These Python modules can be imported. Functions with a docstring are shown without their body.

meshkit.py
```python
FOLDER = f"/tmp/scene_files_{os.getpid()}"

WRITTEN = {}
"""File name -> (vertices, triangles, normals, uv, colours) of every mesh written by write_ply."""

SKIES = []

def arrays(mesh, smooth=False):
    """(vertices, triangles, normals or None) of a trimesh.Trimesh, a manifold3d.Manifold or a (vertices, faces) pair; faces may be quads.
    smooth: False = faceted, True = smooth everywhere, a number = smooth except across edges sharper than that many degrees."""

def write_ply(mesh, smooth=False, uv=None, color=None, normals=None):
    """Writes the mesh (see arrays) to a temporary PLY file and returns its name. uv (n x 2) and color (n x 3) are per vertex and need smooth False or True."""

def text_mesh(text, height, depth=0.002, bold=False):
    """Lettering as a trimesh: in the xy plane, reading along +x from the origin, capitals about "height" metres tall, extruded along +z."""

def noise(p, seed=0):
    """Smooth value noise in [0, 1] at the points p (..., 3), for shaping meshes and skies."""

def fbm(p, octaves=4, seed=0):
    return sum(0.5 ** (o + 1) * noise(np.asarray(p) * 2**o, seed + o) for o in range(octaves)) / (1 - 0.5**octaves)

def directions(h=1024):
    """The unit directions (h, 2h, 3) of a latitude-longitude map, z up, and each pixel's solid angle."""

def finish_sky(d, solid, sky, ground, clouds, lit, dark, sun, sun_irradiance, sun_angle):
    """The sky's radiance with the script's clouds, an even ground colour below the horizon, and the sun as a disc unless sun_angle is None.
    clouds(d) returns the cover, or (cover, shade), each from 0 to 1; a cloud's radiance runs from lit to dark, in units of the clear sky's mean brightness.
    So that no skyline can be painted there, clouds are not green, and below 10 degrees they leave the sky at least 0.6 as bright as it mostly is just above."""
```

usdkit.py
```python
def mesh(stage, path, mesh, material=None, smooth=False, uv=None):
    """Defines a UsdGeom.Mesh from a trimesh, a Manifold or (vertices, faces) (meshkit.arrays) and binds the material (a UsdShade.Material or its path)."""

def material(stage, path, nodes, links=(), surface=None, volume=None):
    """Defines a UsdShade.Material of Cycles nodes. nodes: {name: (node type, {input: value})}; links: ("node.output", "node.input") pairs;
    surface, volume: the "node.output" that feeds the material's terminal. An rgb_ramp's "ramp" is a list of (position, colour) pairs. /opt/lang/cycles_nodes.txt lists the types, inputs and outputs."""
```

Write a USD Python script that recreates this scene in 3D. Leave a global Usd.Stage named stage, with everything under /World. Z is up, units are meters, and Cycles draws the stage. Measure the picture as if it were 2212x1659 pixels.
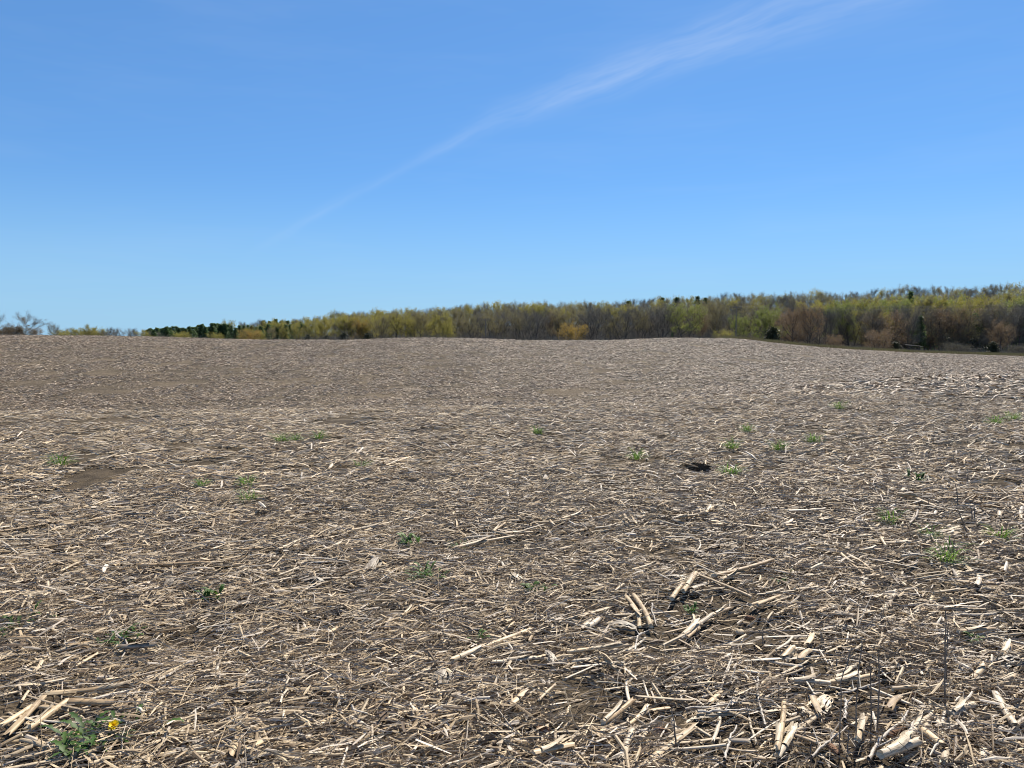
import math
import numpy as np
import trimesh
from scipy.interpolate import PchipInterpolator, RectBivariateSpline
from pxr import Usd, UsdGeom, UsdLux, UsdShade, Gf, Sdf, Vt
import usdkit
import meshkit

rng = np.random.default_rng(20240507)
stage = Usd.Stage.CreateInMemory()
UsdGeom.SetStageUpAxis(stage, UsdGeom.Tokens.z)
UsdGeom.SetStageMetersPerUnit(stage, 1.0)
UsdGeom.Xform.Define(stage, '/World')
UsdGeom.Scope.Define(stage, '/World/Looks')

# ------------------------------------------------------------------ camera, sky, sun, exposure
EYE = 1.6
TAN_H, TAN_V = 0.72, 0.54
PITCH = math.radians(4.08)                      # looking slightly down
SUN_EL, SUN_AZ = math.radians(51.0), math.radians(26.0)
SKY_STRENGTH, SUN_INTENSITY, EXPOSURE = 0.05, 1.25, 1.04

cam = UsdGeom.Camera.Define(stage, '/World/camera')
cam.CreateHorizontalApertureAttr(36.0)
cam.CreateVerticalApertureAttr(27.0)
cam.CreateFocalLengthAttr(18.0 / TAN_H)
cam.CreateClippingRangeAttr(Gf.Vec2f(0.05, 20000.0))
cam.CreateExposureAttr(EXPOSURE)
cam.AddTranslateOp().Set(Gf.Vec3d(0, 0, EYE))
cam.AddRotateXOp().Set(90.0 - math.degrees(PITCH))

W0, H0 = 2212.0, 1659.0                         # pixel grid in which the photograph was measured


def ray(X, row):
    X, row = np.broadcast_arrays(np.asarray(X, float), np.asarray(row, float))
    u = (X - W0 / 2) / (W0 / 2) * TAN_H
    v = (H0 / 2 - np.asarray(row, float)) / (H0 / 2) * TAN_V
    c, s = math.cos(PITCH), math.sin(PITCH)
    return np.stack([u, c + v * s, v * c - s], -1)


def project(p):
    p = np.asarray(p, float) - [0, 0, EYE]
    c, s = math.cos(PITCH), math.sin(PITCH)
    f = p[..., 1] * c - p[..., 2] * s
    up = p[..., 1] * s + p[..., 2] * c
    return np.stack([W0 / 2 + p[..., 0] / f / TAN_H * W0 / 2, H0 / 2 - up / f / TAN_V * H0 / 2], -1)


def unit(a):
    a = np.asarray(a, float)
    return a / np.linalg.norm(a, axis=-1, keepdims=True)


sun_dir = np.array([math.cos(SUN_EL) * math.sin(SUN_AZ), math.cos(SUN_EL) * math.cos(SUN_AZ), math.sin(SUN_EL)])
# the long thin cloud band: a straight trail high in the air, wide at its upper right end
dA, dB = unit(ray(1730, 36)), unit(ray(690, 476))
band_n = unit(np.cross(dA, dB))
if band_n[2] < 0:
    band_n = -band_n
band_e = unit(dA - dB * float(dA @ dB))
S_A = float(dA @ band_e)
stage_sky = usdkit.material(stage, '/World/Looks/sky_air', {
    'tc': ('texture_coordinate', {}),
    'sky': ('sky_texture', {'sky_type': 'single_scattering', 'sun_disc': False, 'sun_elevation': SUN_EL, 'sun_rotation': SUN_AZ,
                            'altitude': 250.0, 'air_density': 1.0, 'aerosol_density': 0.05, 'ozone_density': 10.0}),
    'warp': ('noise_texture', {'scale': 5.0, 'detail': 4.0, 'roughness': 0.55}),
    't': ('vector_math', {'math_type': 'dot_product', 'vector2': tuple(band_n)}),
    's': ('vector_math', {'math_type': 'dot_product', 'vector2': tuple(band_e)}),
    's2': ('math', {'math_type': 'subtract', 'value2': S_A * 0.5}),
    's3': ('math', {'math_type': 'multiply'}),
    's4': ('math', {'math_type': 'multiply_add', 'value2': 0.2, 'value3': -0.027}),
    'wj': ('math', {'math_type': 'multiply_add', 'value2': 0.035, 'value3': -0.0175}),
    'tb': ('math', {'math_type': 'add'}),
    'tc2': ('math', {'math_type': 'add'}),
    'w': ('map_range', {'from_min': 0.15, 'from_max': S_A, 'to_min': 0.0065, 'to_max': 0.033, 'clamp': True}),
    'q': ('math', {'math_type': 'divide'}),
    'q2': ('math', {'math_type': 'multiply'}),
    'q3': ('math', {'math_type': 'multiply', 'value2': -1.0}),
    'g': ('math', {'math_type': 'exponent'}),
    'st': ('rgb_ramp', {'ramp': [(0, (0, 0, 0)), (0.05, (0.14,) * 3), (0.14, (0.34,) * 3), (0.22, (0.26,) * 3), (0.34, (0.34,) * 3), (0.5, (0.6,) * 3), (0.62, (0.9,) * 3), (0.8, (0.9,) * 3), (1, (0.55,) * 3)]}),
    'sr': ('map_range', {'from_min': -0.12, 'from_max': S_A + 0.12, 'to_min': 0.0, 'to_max': 1.0, 'clamp': True}),
    'mp': ('mapping', {'mapping_type': 'point', 'rotation': (0.0, 0.0, 0.0), 'scale': (1.0, 1.0, 1.0)}),
    'cs': ('combine_xyz', {}),
    'cs1': ('math', {'math_type': 'multiply', 'value2': 5.0}),
    'cs2': ('math', {'math_type': 'multiply', 'value2': 42.0}),
    'streak': ('noise_texture', {'scale': 1.6, 'detail': 5.0, 'roughness': 0.6}),
    'sm': ('map_range', {'from_min': 0.3, 'from_max': 0.75, 'to_min': 0.15, 'to_max': 1.25, 'clamp': True}),
    'm1': ('math', {'math_type': 'multiply'}),
    'm2': ('math', {'math_type': 'multiply'}),
    # faint high veil streaks
    'vn': ('mapping', {'mapping_type': 'point', 'rotation': (0.0, 0.35, 0.3), 'scale': (1.2, 1.2, 9.0)}),
    'veil': ('noise_texture', {'scale': 2.2, 'detail': 5.0, 'roughness': 0.55, 'distortion': 0.3}),
    'vr': ('map_range', {'from_min': 0.48, 'from_max': 0.78, 'to_min': 0.0, 'to_max': 0.045, 'clamp': True}),
    'sum': ('math', {'math_type': 'multiply_add', 'value2': 0.22}),
    'pre': ('mix', {'mix_type': 'multiply', 'fac': 1.0, 'color2': (0.1, 0.1, 0.1)}),
    'gam': ('gamma', {'gamma': 0.65}),
    'post': ('mix', {'mix_type': 'multiply', 'fac': 1.0, 'color2': (5.2, 8.1, 10.8)}),
    'mixc': ('mix', {'mix_type': 'mix', 'color2': (8.2, 8.9, 9.8)}),
    'sx': ('separate_xyz', {}),
    'hz': ('map_range', {'range_type': 'smoothstep', 'from_min': -0.02, 'from_max': 0.22, 'to_min': 0.75, 'to_max': 0.0, 'clamp': True}),
    'air': ('mix', {'mix_type': 'mix', 'color2': (3.5, 6.0, 8.4)}),
    'bg': ('background_shader', {'strength': SKY_STRENGTH}),
}, [
    ('tc.generated', 't.vector1'), ('tc.generated', 's.vector1'), ('tc.generated', 'warp.vector'),
    ('s.value', 's2.value1'), ('s2.value', 's3.value1'), ('s2.value', 's3.value2'), ('s3.value', 's4.value1'),
    ('warp.fac', 'wj.value1'), ('t.value', 'tb.value1'), ('wj.value', 'tb.value2'), ('tb.value', 'tc2.value1'), ('s4.value', 'tc2.value2'),
    ('s.value', 'w.value'), ('tc2.value', 'q.value1'), ('w.result', 'q.value2'), ('q.value', 'q2.value1'), ('q.value', 'q2.value2'),
    ('q2.value', 'q3.value1'), ('q3.value', 'g.value1'),
    ('s.value', 'sr.value'), ('sr.result', 'st.fac'),
    ('s.value', 'cs1.value1'), ('tc2.value', 'cs2.value1'), ('cs1.value', 'cs.x'), ('cs2.value', 'cs.y'), ('cs.vector', 'streak.vector'), ('streak.fac', 'sm.value'),
    ('g.value', 'm1.value1'), ('st.color', 'm1.value2'), ('m1.value', 'm2.value1'), ('sm.result', 'm2.value2'),
    ('tc.generated', 'vn.vector'), ('vn.vector', 'veil.vector'), ('veil.fac', 'vr.value'),
    ('m2.value', 'sum.value1'), ('vr.result', 'sum.value3'),
    ('sky.color', 'pre.color1'), ('pre.color', 'gam.color'), ('gam.color', 'post.color1'), ('tc.generated', 'sx.vector'), ('sx.z', 'hz.value'), ('hz.result', 'air.fac'), ('post.color', 'air.color1'), ('air.color', 'mixc.color1'), ('sum.value', 'mixc.fac'), ('mixc.color', 'bg.color')], surface='bg.background')
dome = UsdLux.DomeLight.Define(stage, '/World/sky')
dome.CreateIntensityAttr(1.0)
UsdShade.MaterialBindingAPI.Apply(dome.GetPrim()).Bind(stage_sky)
for k_, t_ in (('label', 'clear blue spring sky with one long thin trail of cloud'), ('category', 'sky'), ('kind', 'structure')):
    dome.GetPrim().SetCustomDataByKey(k_, t_)
sun = UsdLux.DistantLight.Define(stage, '/World/sun')
sun.CreateIntensityAttr(SUN_INTENSITY)
sun.CreateAngleAttr(0.53)
sun.CreateNormalizeAttr(True)
sun.CreateColorAttr(Gf.Vec3f(1.0, 0.92, 0.80))
sun.AddRotateXYZOp().Set(Gf.Vec3f(-(90.0 - math.degrees(SUN_EL)), 0.0, -math.degrees(SUN_AZ)))

# ------------------------------------------------------------------ helpers
used_names = {}


def numbered(parent, name):
    n = used_names.get((parent, name), 0)
    used_names[(parent, name)] = n + 1
    return f'{parent}/{name}' if n == 0 else f'{parent}/{name}_{n:03d}'


def tag(prim, label=None, category=None, group=None, kind=None):
    for k, t in (('label', label), ('category', category), ('group', group), ('kind', kind)):
        if t:
            prim.SetCustomDataByKey(k, t)
    return prim


def thing(name, loc=(0, 0, 0), rotz=0.0, scale=None, **kw):
    x = UsdGeom.Xform.Define(stage, numbered('/World', name))
    x.AddTranslateOp().Set(Gf.Vec3d(*map(float, loc)))
    if rotz:
        x.AddRotateZOp().Set(float(math.degrees(rotz)))
    if scale is not None:
        x.AddScaleOp().Set(Gf.Vec3f(*map(float, np.broadcast_to(scale, 3))))
    return tag(x.GetPrim(), **kw)


def part(name, mesh, mat, parent='/World', smooth=False, **kw):
    parent = parent if isinstance(parent, str) else str(parent.GetPath())
    m = piece_mesh(numbered(parent, name), mesh, mat, smooth)
    return tag(m.GetPrim(), **kw)


def give_tone(m, mesh, seed=0):
    """every separate piece of a mesh gets its own tone"""
    v, f = np.asarray(mesh[0]), np.asarray(mesh[1])
    n = len(v)
    from scipy.sparse import coo_matrix
    from scipy.sparse.csgraph import connected_components
    i, j = np.concatenate([f[:, 0], f[:, 1]]), np.concatenate([f[:, 1], f[:, 2]])
    _, lab = connected_components(coo_matrix((np.ones(len(i), np.int8), (i, j)), (n, n)), directed=False)
    tone = np.random.default_rng(seed + n).random(lab.max() + 1)[lab].astype(np.float32)
    UsdGeom.PrimvarsAPI(m).CreatePrimvar('tone', Sdf.ValueTypeNames.FloatArray, 'vertex').Set(Vt.FloatArray.FromNumpy(tone))


TONED = set()


def piece_mesh(path, mesh, mat, smooth=False):
    toned = str(mat.GetPath()).rsplit('/', 1)[1] in TONED
    m = usdkit.mesh(stage, path, mesh, mat, smooth=(True if smooth else False) if toned else smooth)
    if toned:
        give_tone(m, mesh)
    return m


def grid_faces(n_rows, n_cols, wrap=False):
    i, j = np.meshgrid(np.arange(n_rows - 1), np.arange(n_cols if wrap else n_cols - 1), indexing='ij')
    jn = (j + 1) % n_cols
    q = np.stack([i * n_cols + j, i * n_cols + jn, (i + 1) * n_cols + jn, (i + 1) * n_cols + j], -1).reshape(-1, 4)
    return np.vstack([q[:, [0, 1, 2]], q[:, [0, 2, 3]]])


def many(template_v_count, template_f, n):
    return (template_f[None] + (np.arange(n) * template_v_count)[:, None, None]).reshape(-1, 3)


def frames(points):
    t = unit(np.gradient(points, axis=-2) + 1e-12)
    ref = np.where(np.abs(t[..., 2:3]) < 0.85, np.array([0, 0, 1.0]), np.array([1.0, 0, 0]))
    a = unit(np.cross(t, ref))
    b = np.cross(a, t)
    return t, a, b


def tubes(points, radii, sides=3):
    """points n x k x 3, radii n x k -> open tubes joined in one mesh"""
    points, radii = np.asarray(points, float), np.asarray(radii, float)
    n, k = points.shape[:2]
    _, a, b = frames(points)
    ang = np.arange(sides) * 2 * np.pi / sides + 0.4
    v = points[:, :, None] + radii[:, :, None, None] * (np.cos(ang)[:, None] * a[:, :, None] + np.sin(ang)[:, None] * b[:, :, None])
    return v.reshape(-1, 3), many(k * sides, grid_faces(k, sides, True), n)


def join(meshes):
    vs, fs, n = [], [], 0
    for v, f in meshes:
        vs.append(v)
        fs.append(np.asarray(f) + n)
        n += len(v)
    return np.vstack(vs), np.vstack(fs)


# ------------------------------------------------------------------ materials
def principled(name, base, rough=0.75, spec=0.25):
    return usdkit.material(stage, '/World/Looks/' + name, {'p': ('principled_bsdf', {'base_color': base, 'roughness': rough, 'specular_ior_level': spec})}, [], surface='p.BSDF')


def straw_material(name, stops, grain=220.0, translucent=0.0, rough=0.6):
    """dry plant pieces: each island its own tone, fine lengthwise-ish grain"""
    nodes = {
        'geo': ('geometry', {}),
        'tone': ('attribute', {'attribute': 'tone'}),
        'ramp': ('rgb_ramp', {'ramp': stops}),
        'tc': ('texture_coordinate', {}),
        'n': ('noise_texture', {'scale': grain, 'detail': 2.0, 'roughness': 0.6}),
        'nr': ('map_range', {'from_min': 0.3, 'from_max': 0.7, 'to_min': 0.72, 'to_max': 1.12, 'clamp': True}),
        'oi': ('object_info', {}),
        'orr': ('map_range', {'from_min': 0.0, 'from_max': 1.0, 'to_min': 0.86, 'to_max': 1.12, 'clamp': True}),
        'mm': ('math', {'math_type': 'multiply'}),
        'cc': ('combine_color', {}),
        'mul': ('mix', {'mix_type': 'multiply', 'fac': 1.0}),
        'p': ('principled_bsdf', {'roughness': rough, 'specular_ior_level': 0.35}),
    }
    links = [('tone.fac', 'ramp.fac'), ('geo.position', 'n.vector'), ('n.fac', 'nr.value'), ('oi.random', 'orr.value'), ('nr.result', 'mm.value1'), ('orr.result', 'mm.value2'),
             ('mm.value', 'cc.r'), ('mm.value', 'cc.g'), ('mm.value', 'cc.b'), ('ramp.color', 'mul.color1'), ('cc.color', 'mul.color2'), ('mul.color', 'p.base_color')]
    TONED.add(name)
    surface = 'p.BSDF'
    if translucent:
        nodes['tr'] = ('translucent_bsdf', {})
        nodes['mx'] = ('mix_closure', {'fac': translucent})
        links += [('mul.color', 'tr.color'), ('p.BSDF', 'mx.closure1'), ('tr.BSDF', 'mx.closure2')]
        surface = 'mx.closure'
    return usdkit.material(stage, '/World/Looks/' + name, nodes, links, surface=surface)


STRAW = [(0.0, (0.093, 0.061, 0.037)), (0.14, (0.176, 0.123, 0.072)), (0.28, (0.306, 0.228, 0.140)), (0.45, (0.436, 0.336, 0.212)), (0.6, (0.529, 0.418, 0.271)),
         (0.72, (0.594, 0.472, 0.311)), (0.82, (0.390, 0.327, 0.257)), (0.92, (0.538, 0.468, 0.379)), (1.0, (0.668, 0.582, 0.470))]
straw_mat = straw_material('dry_straw', STRAW, 200.0, 0.12)
FARSTRAW = [(0.0, (0.130, 0.087, 0.053)), (0.3, (0.230, 0.165, 0.104)), (0.6, (0.360, 0.273, 0.176)), (0.8, (0.520, 0.408, 0.276)), (1.0, (0.720, 0.603, 0.457))]
far_straw_mat = straw_material('far_straw', FARSTRAW, 12.0)


def stalk_material(name, light, mid, dark, grey=0.0):
    """corn stalk rind: lengthwise fibres, weathered blotches, dark flecks"""
    return usdkit.material(stage, '/World/Looks/' + name, {
        'tc': ('texture_coordinate', {}),
        'mp': ('mapping', {'mapping_type': 'point', 'scale': (9.0, 260.0, 260.0)}),
        'fib': ('noise_texture', {'scale': 1.0, 'detail': 3.0, 'roughness': 0.6}),
        'blot': ('noise_texture', {'scale': 22.0, 'detail': 4.0, 'roughness': 0.6}),
        'r1': ('rgb_ramp', {'ramp': [(0.33, dark), (0.46, mid), (0.60, light)]}),
        'r2': ('rgb_ramp', {'ramp': [(0.28, (0.42, 0.38, 0.34)), (0.42, (0.78, 0.74, 0.70)), (0.52, (1, 1, 1)), (0.75, (1.02, 0.98, 0.92))]}),
        'oi': ('object_info', {}),
        'hsv': ('hsv', {'saturation': 1.0}),
        'vr': ('map_range', {'from_min': 0, 'from_max': 1, 'to_min': 0.78, 'to_max': 1.15, 'clamp': True}),
        'mul': ('mix', {'mix_type': 'multiply', 'fac': 1.0}),
        'bump': ('bump', {'strength': 0.6, 'distance': 0.002}),
        'p': ('principled_bsdf', {'roughness': 0.52, 'specular_ior_level': 0.4}),
    }, [('tc.object', 'mp.vector'), ('mp.vector', 'fib.vector'), ('tc.object', 'blot.vector'), ('fib.fac', 'r1.fac'), ('blot.fac', 'r2.fac'),
        ('r1.color', 'mul.color1'), ('r2.color', 'mul.color2'), ('oi.random', 'vr.value'), ('vr.result', 'hsv.value'), ('mul.color', 'hsv.color'), ('hsv.color', 'p.base_color'),
        ('fib.fac', 'bump.height'), ('bump.normal', 'p.normal')], surface='p.BSDF')


stalk_mats = {
    'pale': stalk_material('stalk_pale', (0.476, 0.372, 0.235), (0.385, 0.288, 0.173), (0.164, 0.112, 0.062)),
    'tan': stalk_material('stalk_tan', (0.377, 0.276, 0.162), (0.287, 0.204, 0.115), (0.131, 0.088, 0.048)),
    'grey': stalk_material('stalk_grey', (0.279, 0.232, 0.177), (0.197, 0.160, 0.119), (0.090, 0.068, 0.046)),
    'white': stalk_material('stalk_white', (0.476, 0.408, 0.308), (0.385, 0.320, 0.235), (0.164, 0.128, 0.089)),
}
pith_mat = principled('stalk_pith', (0.55, 0.47, 0.34), 0.9, 0.1)
sheath_mat = stalk_material('leaf_sheath', (0.476, 0.400, 0.285), (0.369, 0.296, 0.200), (0.180, 0.136, 0.085))
husk_mat = stalk_material('corn_husk', (0.295, 0.256, 0.200), (0.221, 0.188, 0.146), (0.082, 0.064, 0.046))
twig_mat = stalk_material('weathered_twig', (0.410, 0.376, 0.331), (0.312, 0.280, 0.239), (0.148, 0.124, 0.100))
stubble_mat = stalk_material('dead_stem', (0.20, 0.16, 0.125), (0.14, 0.112, 0.087), (0.06, 0.048, 0.037))
cob_mat = usdkit.material(stage, '/World/Looks/corn_cob', {
    'tc': ('texture_coordinate', {}), 'v': ('voronoi_texture', {'scale': 150.0}),
    'r': ('rgb_ramp', {'ramp': [(0.1, (0.24, 0.12, 0.055)), (0.6, (0.10, 0.05, 0.025))]}),
    'b': ('bump', {'strength': 0.9, 'distance': 0.004, 'invert': True}), 'p': ('principled_bsdf', {'roughness': 0.85})},
    [('tc.object', 'v.vector'), ('v.distance', 'r.fac'), ('r.color', 'p.base_color'), ('v.distance', 'b.height'), ('b.normal', 'p.normal')], surface='p.BSDF')
stone_mat = usdkit.material(stage, '/World/Looks/field_stone', {
    'tc': ('texture_coordinate', {}), 'n': ('noise_texture', {'scale': 60.0, 'detail': 5.0}),
    'r': ('rgb_ramp', {'ramp': [(0.3, (0.30, 0.23, 0.14)), (0.7, (0.50, 0.41, 0.28))]}), 'b': ('bump', {'strength': 0.5, 'distance': 0.004}), 'p': ('principled_bsdf', {'roughness': 0.85})},
    [('tc.object', 'n.vector'), ('n.fac', 'r.fac'), ('r.color', 'p.base_color'), ('n.fac', 'b.height'), ('b.normal', 'p.normal')], surface='p.BSDF')


def leaf_material(name, stops, trans=0.35, rough=0.5, spec=0.3, obj=True):
    TONED.add(name)
    nodes = {
        'tone': ('attribute', {'attribute': 'tone'}), 'oi': ('object_info', {}),
        'ramp': ('rgb_ramp', {'ramp': stops}),
        'mr': ('math', {'math_type': 'multiply_add', 'value2': 0.45, 'value3': 0.0}),
        'mo': ('math', {'math_type': 'multiply_add', 'value2': 0.55 if obj else 0.0}),
        'p': ('principled_bsdf', {'roughness': rough, 'specular_ior_level': spec}),
        'tr': ('translucent_bsdf', {}), 'mx': ('mix_closure', {'fac': trans})}
    links = [('tone.fac', 'mr.value1'), ('oi.random', 'mo.value1'), ('mr.value', 'mo.value3'), ('mo.value', 'ramp.fac'), ('ramp.color', 'p.base_color'), ('ramp.color', 'tr.color'),
             ('p.BSDF', 'mx.closure1'), ('tr.BSDF', 'mx.closure2')]
    return usdkit.material(stage, '/World/Looks/' + name, nodes, links, surface='mx.closure')


weed_mat = leaf_material('weed_leaf', [(0, (0.026, 0.058, 0.010)), (0.5, (0.042, 0.09, 0.015)), (1, (0.075, 0.135, 0.022))], 0.35, 0.55)
grass_mat = leaf_material('grass_blade', [(0, (0.055, 0.12, 0.016)), (0.5, (0.095, 0.185, 0.022)), (1, (0.16, 0.25, 0.04))], 0.45, 0.45)
petal_mat = leaf_material('yellow_petal', [(0, (0.78, 0.55, 0.01)), (1, (0.85, 0.66, 0.02))], 0.3, 0.6)
bark_mat = usdkit.material(stage, '/World/Looks/bark', {
    'tc': ('texture_coordinate', {}), 'n': ('noise_texture', {'scale': 6.0, 'detail': 4.0}), 'oi': ('object_info', {}),
    'r': ('rgb_ramp', {'ramp': [(0.3, (0.055, 0.045, 0.038)), (0.7, (0.125, 0.105, 0.09))]}), 'p': ('principled_bsdf', {'roughness': 0.9, 'specular_ior_level': 0.15})},
    [('tc.object', 'n.vector'), ('n.fac', 'r.fac'), ('r.color', 'p.base_color')], surface='p.BSDF')
LEAVES = {
    'yellowgreen': leaf_material('leaf_yellow_green', [(0, (0.21, 0.195, 0.045)), (0.5, (0.29, 0.265, 0.055)), (1, (0.36, 0.315, 0.07))], 0.5),
    'green': leaf_material('leaf_fresh_green', [(0, (0.15, 0.185, 0.045)), (0.5, (0.21, 0.24, 0.058)), (1, (0.27, 0.285, 0.075))], 0.5),
    'olive': leaf_material('leaf_olive_bud', [(0, (0.18, 0.15, 0.058)), (0.5, (0.245, 0.21, 0.075)), (1, (0.30, 0.26, 0.088))], 0.45),
    'orange': leaf_material('leaf_golden', [(0, (0.24, 0.16, 0.033)), (0.5, (0.32, 0.215, 0.043)), (1, (0.38, 0.27, 0.055))], 0.5),
    'rust': leaf_material('leaf_rust', [(0, (0.19, 0.115, 0.058)), (0.5, (0.25, 0.16, 0.078)), (1, (0.30, 0.205, 0.105))], 0.4),
    'pine': leaf_material('needle_pine', [(0, (0.065, 0.11, 0.042)), (0.5, (0.095, 0.15, 0.056)), (1, (0.14, 0.195, 0.075))], 0.42),
    'cedar': leaf_material('needle_cedar', [(0, (0.03, 0.036, 0.017)), (0.5, (0.046, 0.052, 0.023)), (1, (0.07, 0.074, 0.03))], 0.15),
    'brown': leaf_material('leaf_dull_brown', [(0, (0.085, 0.06, 0.032)), (0.5, (0.12, 0.085, 0.045)), (1, (0.15, 0.12, 0.055))], 0.3),
    'twig': leaf_material('bare_twig', [(0, (0.10, 0.086, 0.062)), (0.5, (0.165, 0.142, 0.105)), (1, (0.25, 0.215, 0.165))], 0.0, 0.8),
}

# ------------------------------------------------------------------ terrain
#        X     crest y,row    emerge y,row   ridge y,row    z wood edge (or None: row)  z hill
COLS = [(-2600, 14, 905, 42, 910, 92, 720, None, -8.0),
        (-900, 14, 905, 42, 910, 92, 722, None, -8.0),
        (0, 14, 905, 42, 909, 92, 725, None, -8.0),
        (300, 14.5, 902, 42, 906, 92, 728, None, -8.5),
        (560, 15, 897, 42, 901, 94, 735, None, -5.0),
        (740, 15.5, 894, 42, 898, 94, 735.5, None, -1.5),
        (900, 16, 891, 42, 895, 94, 731, None, 1.2),
        (1000, 16, 889, 42, 893, 95, 731.5, None, 2.6),
        (1150, 16.5, 885, 41, 889, 96, 736.5, None, 3.8),
        (1300, 17.5, 880, 40, 884, 97, 736.5, None, 4.6),
        (1450, 19, 870, 40, 873, 98, 731.5, None, 6.0),
        (1570, 20, 860, 40, 863, 100, 732.5, None, 7.6),
        (1700, 22, 848, 40, 850, 106, 745, -4.0, 9.4),
        (1850, 24, 832, 41, 834, 112, 757, -4.6, 11.0),
        (2000, 26, 821, 42, 823, 118, 764, -5.2, 12.6),
        (2212, 28, 813, 44, 815, 124, 770, -5.6, 14.0),
        (3100, 29, 806, 46, 808, 130, 785, -7.0, 17.0),
        (4800, 29, 804, 46, 806, 132, 795, -8.0, 18.0)]
YS = np.concatenate([np.linspace(12, 60, 97), np.linspace(60.7, 130, 100), np.linspace(131, 420, 120), np.linspace(425, 3000, 40)])


def zray(X, row, y):
    d = ray(X, row)
    return EYE + d[2] / d[1] * y


us, table = [], []
for X, yc, rc, ye, re_, yr, rr, zw, zh in COLS:
    d = ray(X, rc)
    us.append(d[0] / d[1])
    zc, ze, zr = zray(X, rc, yc), zray(X, re_, ye), zray(X, rr, yr)
    pts = [(0, 0.0), (5, 0.0), (yc * 0.62, 0.35 * zc), (yc, zc), (yc + 0.45 * (ye - yc), zray(X, rc, yc + 0.45 * (ye - yc)) - 0.35), (ye, ze),
           (ye + 0.5 * (yr - ye), ze + 0.56 * (zr - ze)), (yr, zr)]
    zwv = zr - 2.6 if zw is None else zw
    pts += [(yr + 32, zr + 0.42 * (zwv - zr)), (178, zwv), (230, zwv + 0.15 * (zh - zwv)), (350, zh), (430, zh + 0.5), (900, zh - 14), (3000, -40)]
    ys_, zs_ = np.array(pts).T
    table.append(PchipInterpolator(ys_, zs_)(YS))
us, table = np.array(us), np.array(table)
UG = np.linspace(-1.7, 2.3, 401)
table = PchipInterpolator(us, table, axis=0, extrapolate=False)(np.clip(UG, us[0], us[-1]))
base_spline = RectBivariateSpline(UG, YS, table, kx=1, ky=1)
HOLE = None


def base_z(x, y):
    x, y = np.asarray(x, float), np.asarray(y, float)
    yy = np.maximum(y, 12.0)
    z = base_spline.ev(np.clip(x / yy, -1.65, 2.25), np.clip(yy, 12.0, 2990))
    z12 = np.clip((y - 2.0) / 10.0, 0, 1)
    return np.where(y < 12.0, z * z12 * z12 * (3 - 2 * z12), z)


def micro(x, y):
    r = np.hypot(x, y)
    fade = np.clip(1.6 - r / 14.0, 0.0, 1.0)
    p = np.stack([x, y, np.zeros_like(x)], -1)
    clod = (meshkit.fbm(p * 5.0, 4, 3) - 0.5) * 0.062 + (meshkit.fbm(p * 22.0, 2, 9) - 0.5) * 0.022
    return clod * fade + (meshkit.fbm(p * 0.45, 3, 5) - 0.5) * 0.10 * np.clip((r - 3) / 20, 0, 1)


def ground_z(x, y):
    z = base_z(x, y) + micro(np.asarray(x, float), np.asarray(y, float))
    if HOLE is not None:
        q = np.hypot(np.asarray(x) - HOLE[0], np.asarray(y) - HOLE[1]) / HOLE[2]
        back = np.clip(0.5 + (np.asarray(y) - HOLE[1]) / (2 * HOLE[2]), 0, 1)
        z = z - 0.30 * np.clip(1.15 - q, 0, 0.5) / 0.5 + (0.075 * back - 0.02) * np.exp(-((q - 1.15) / 0.6) ** 2)
    return z


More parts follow.
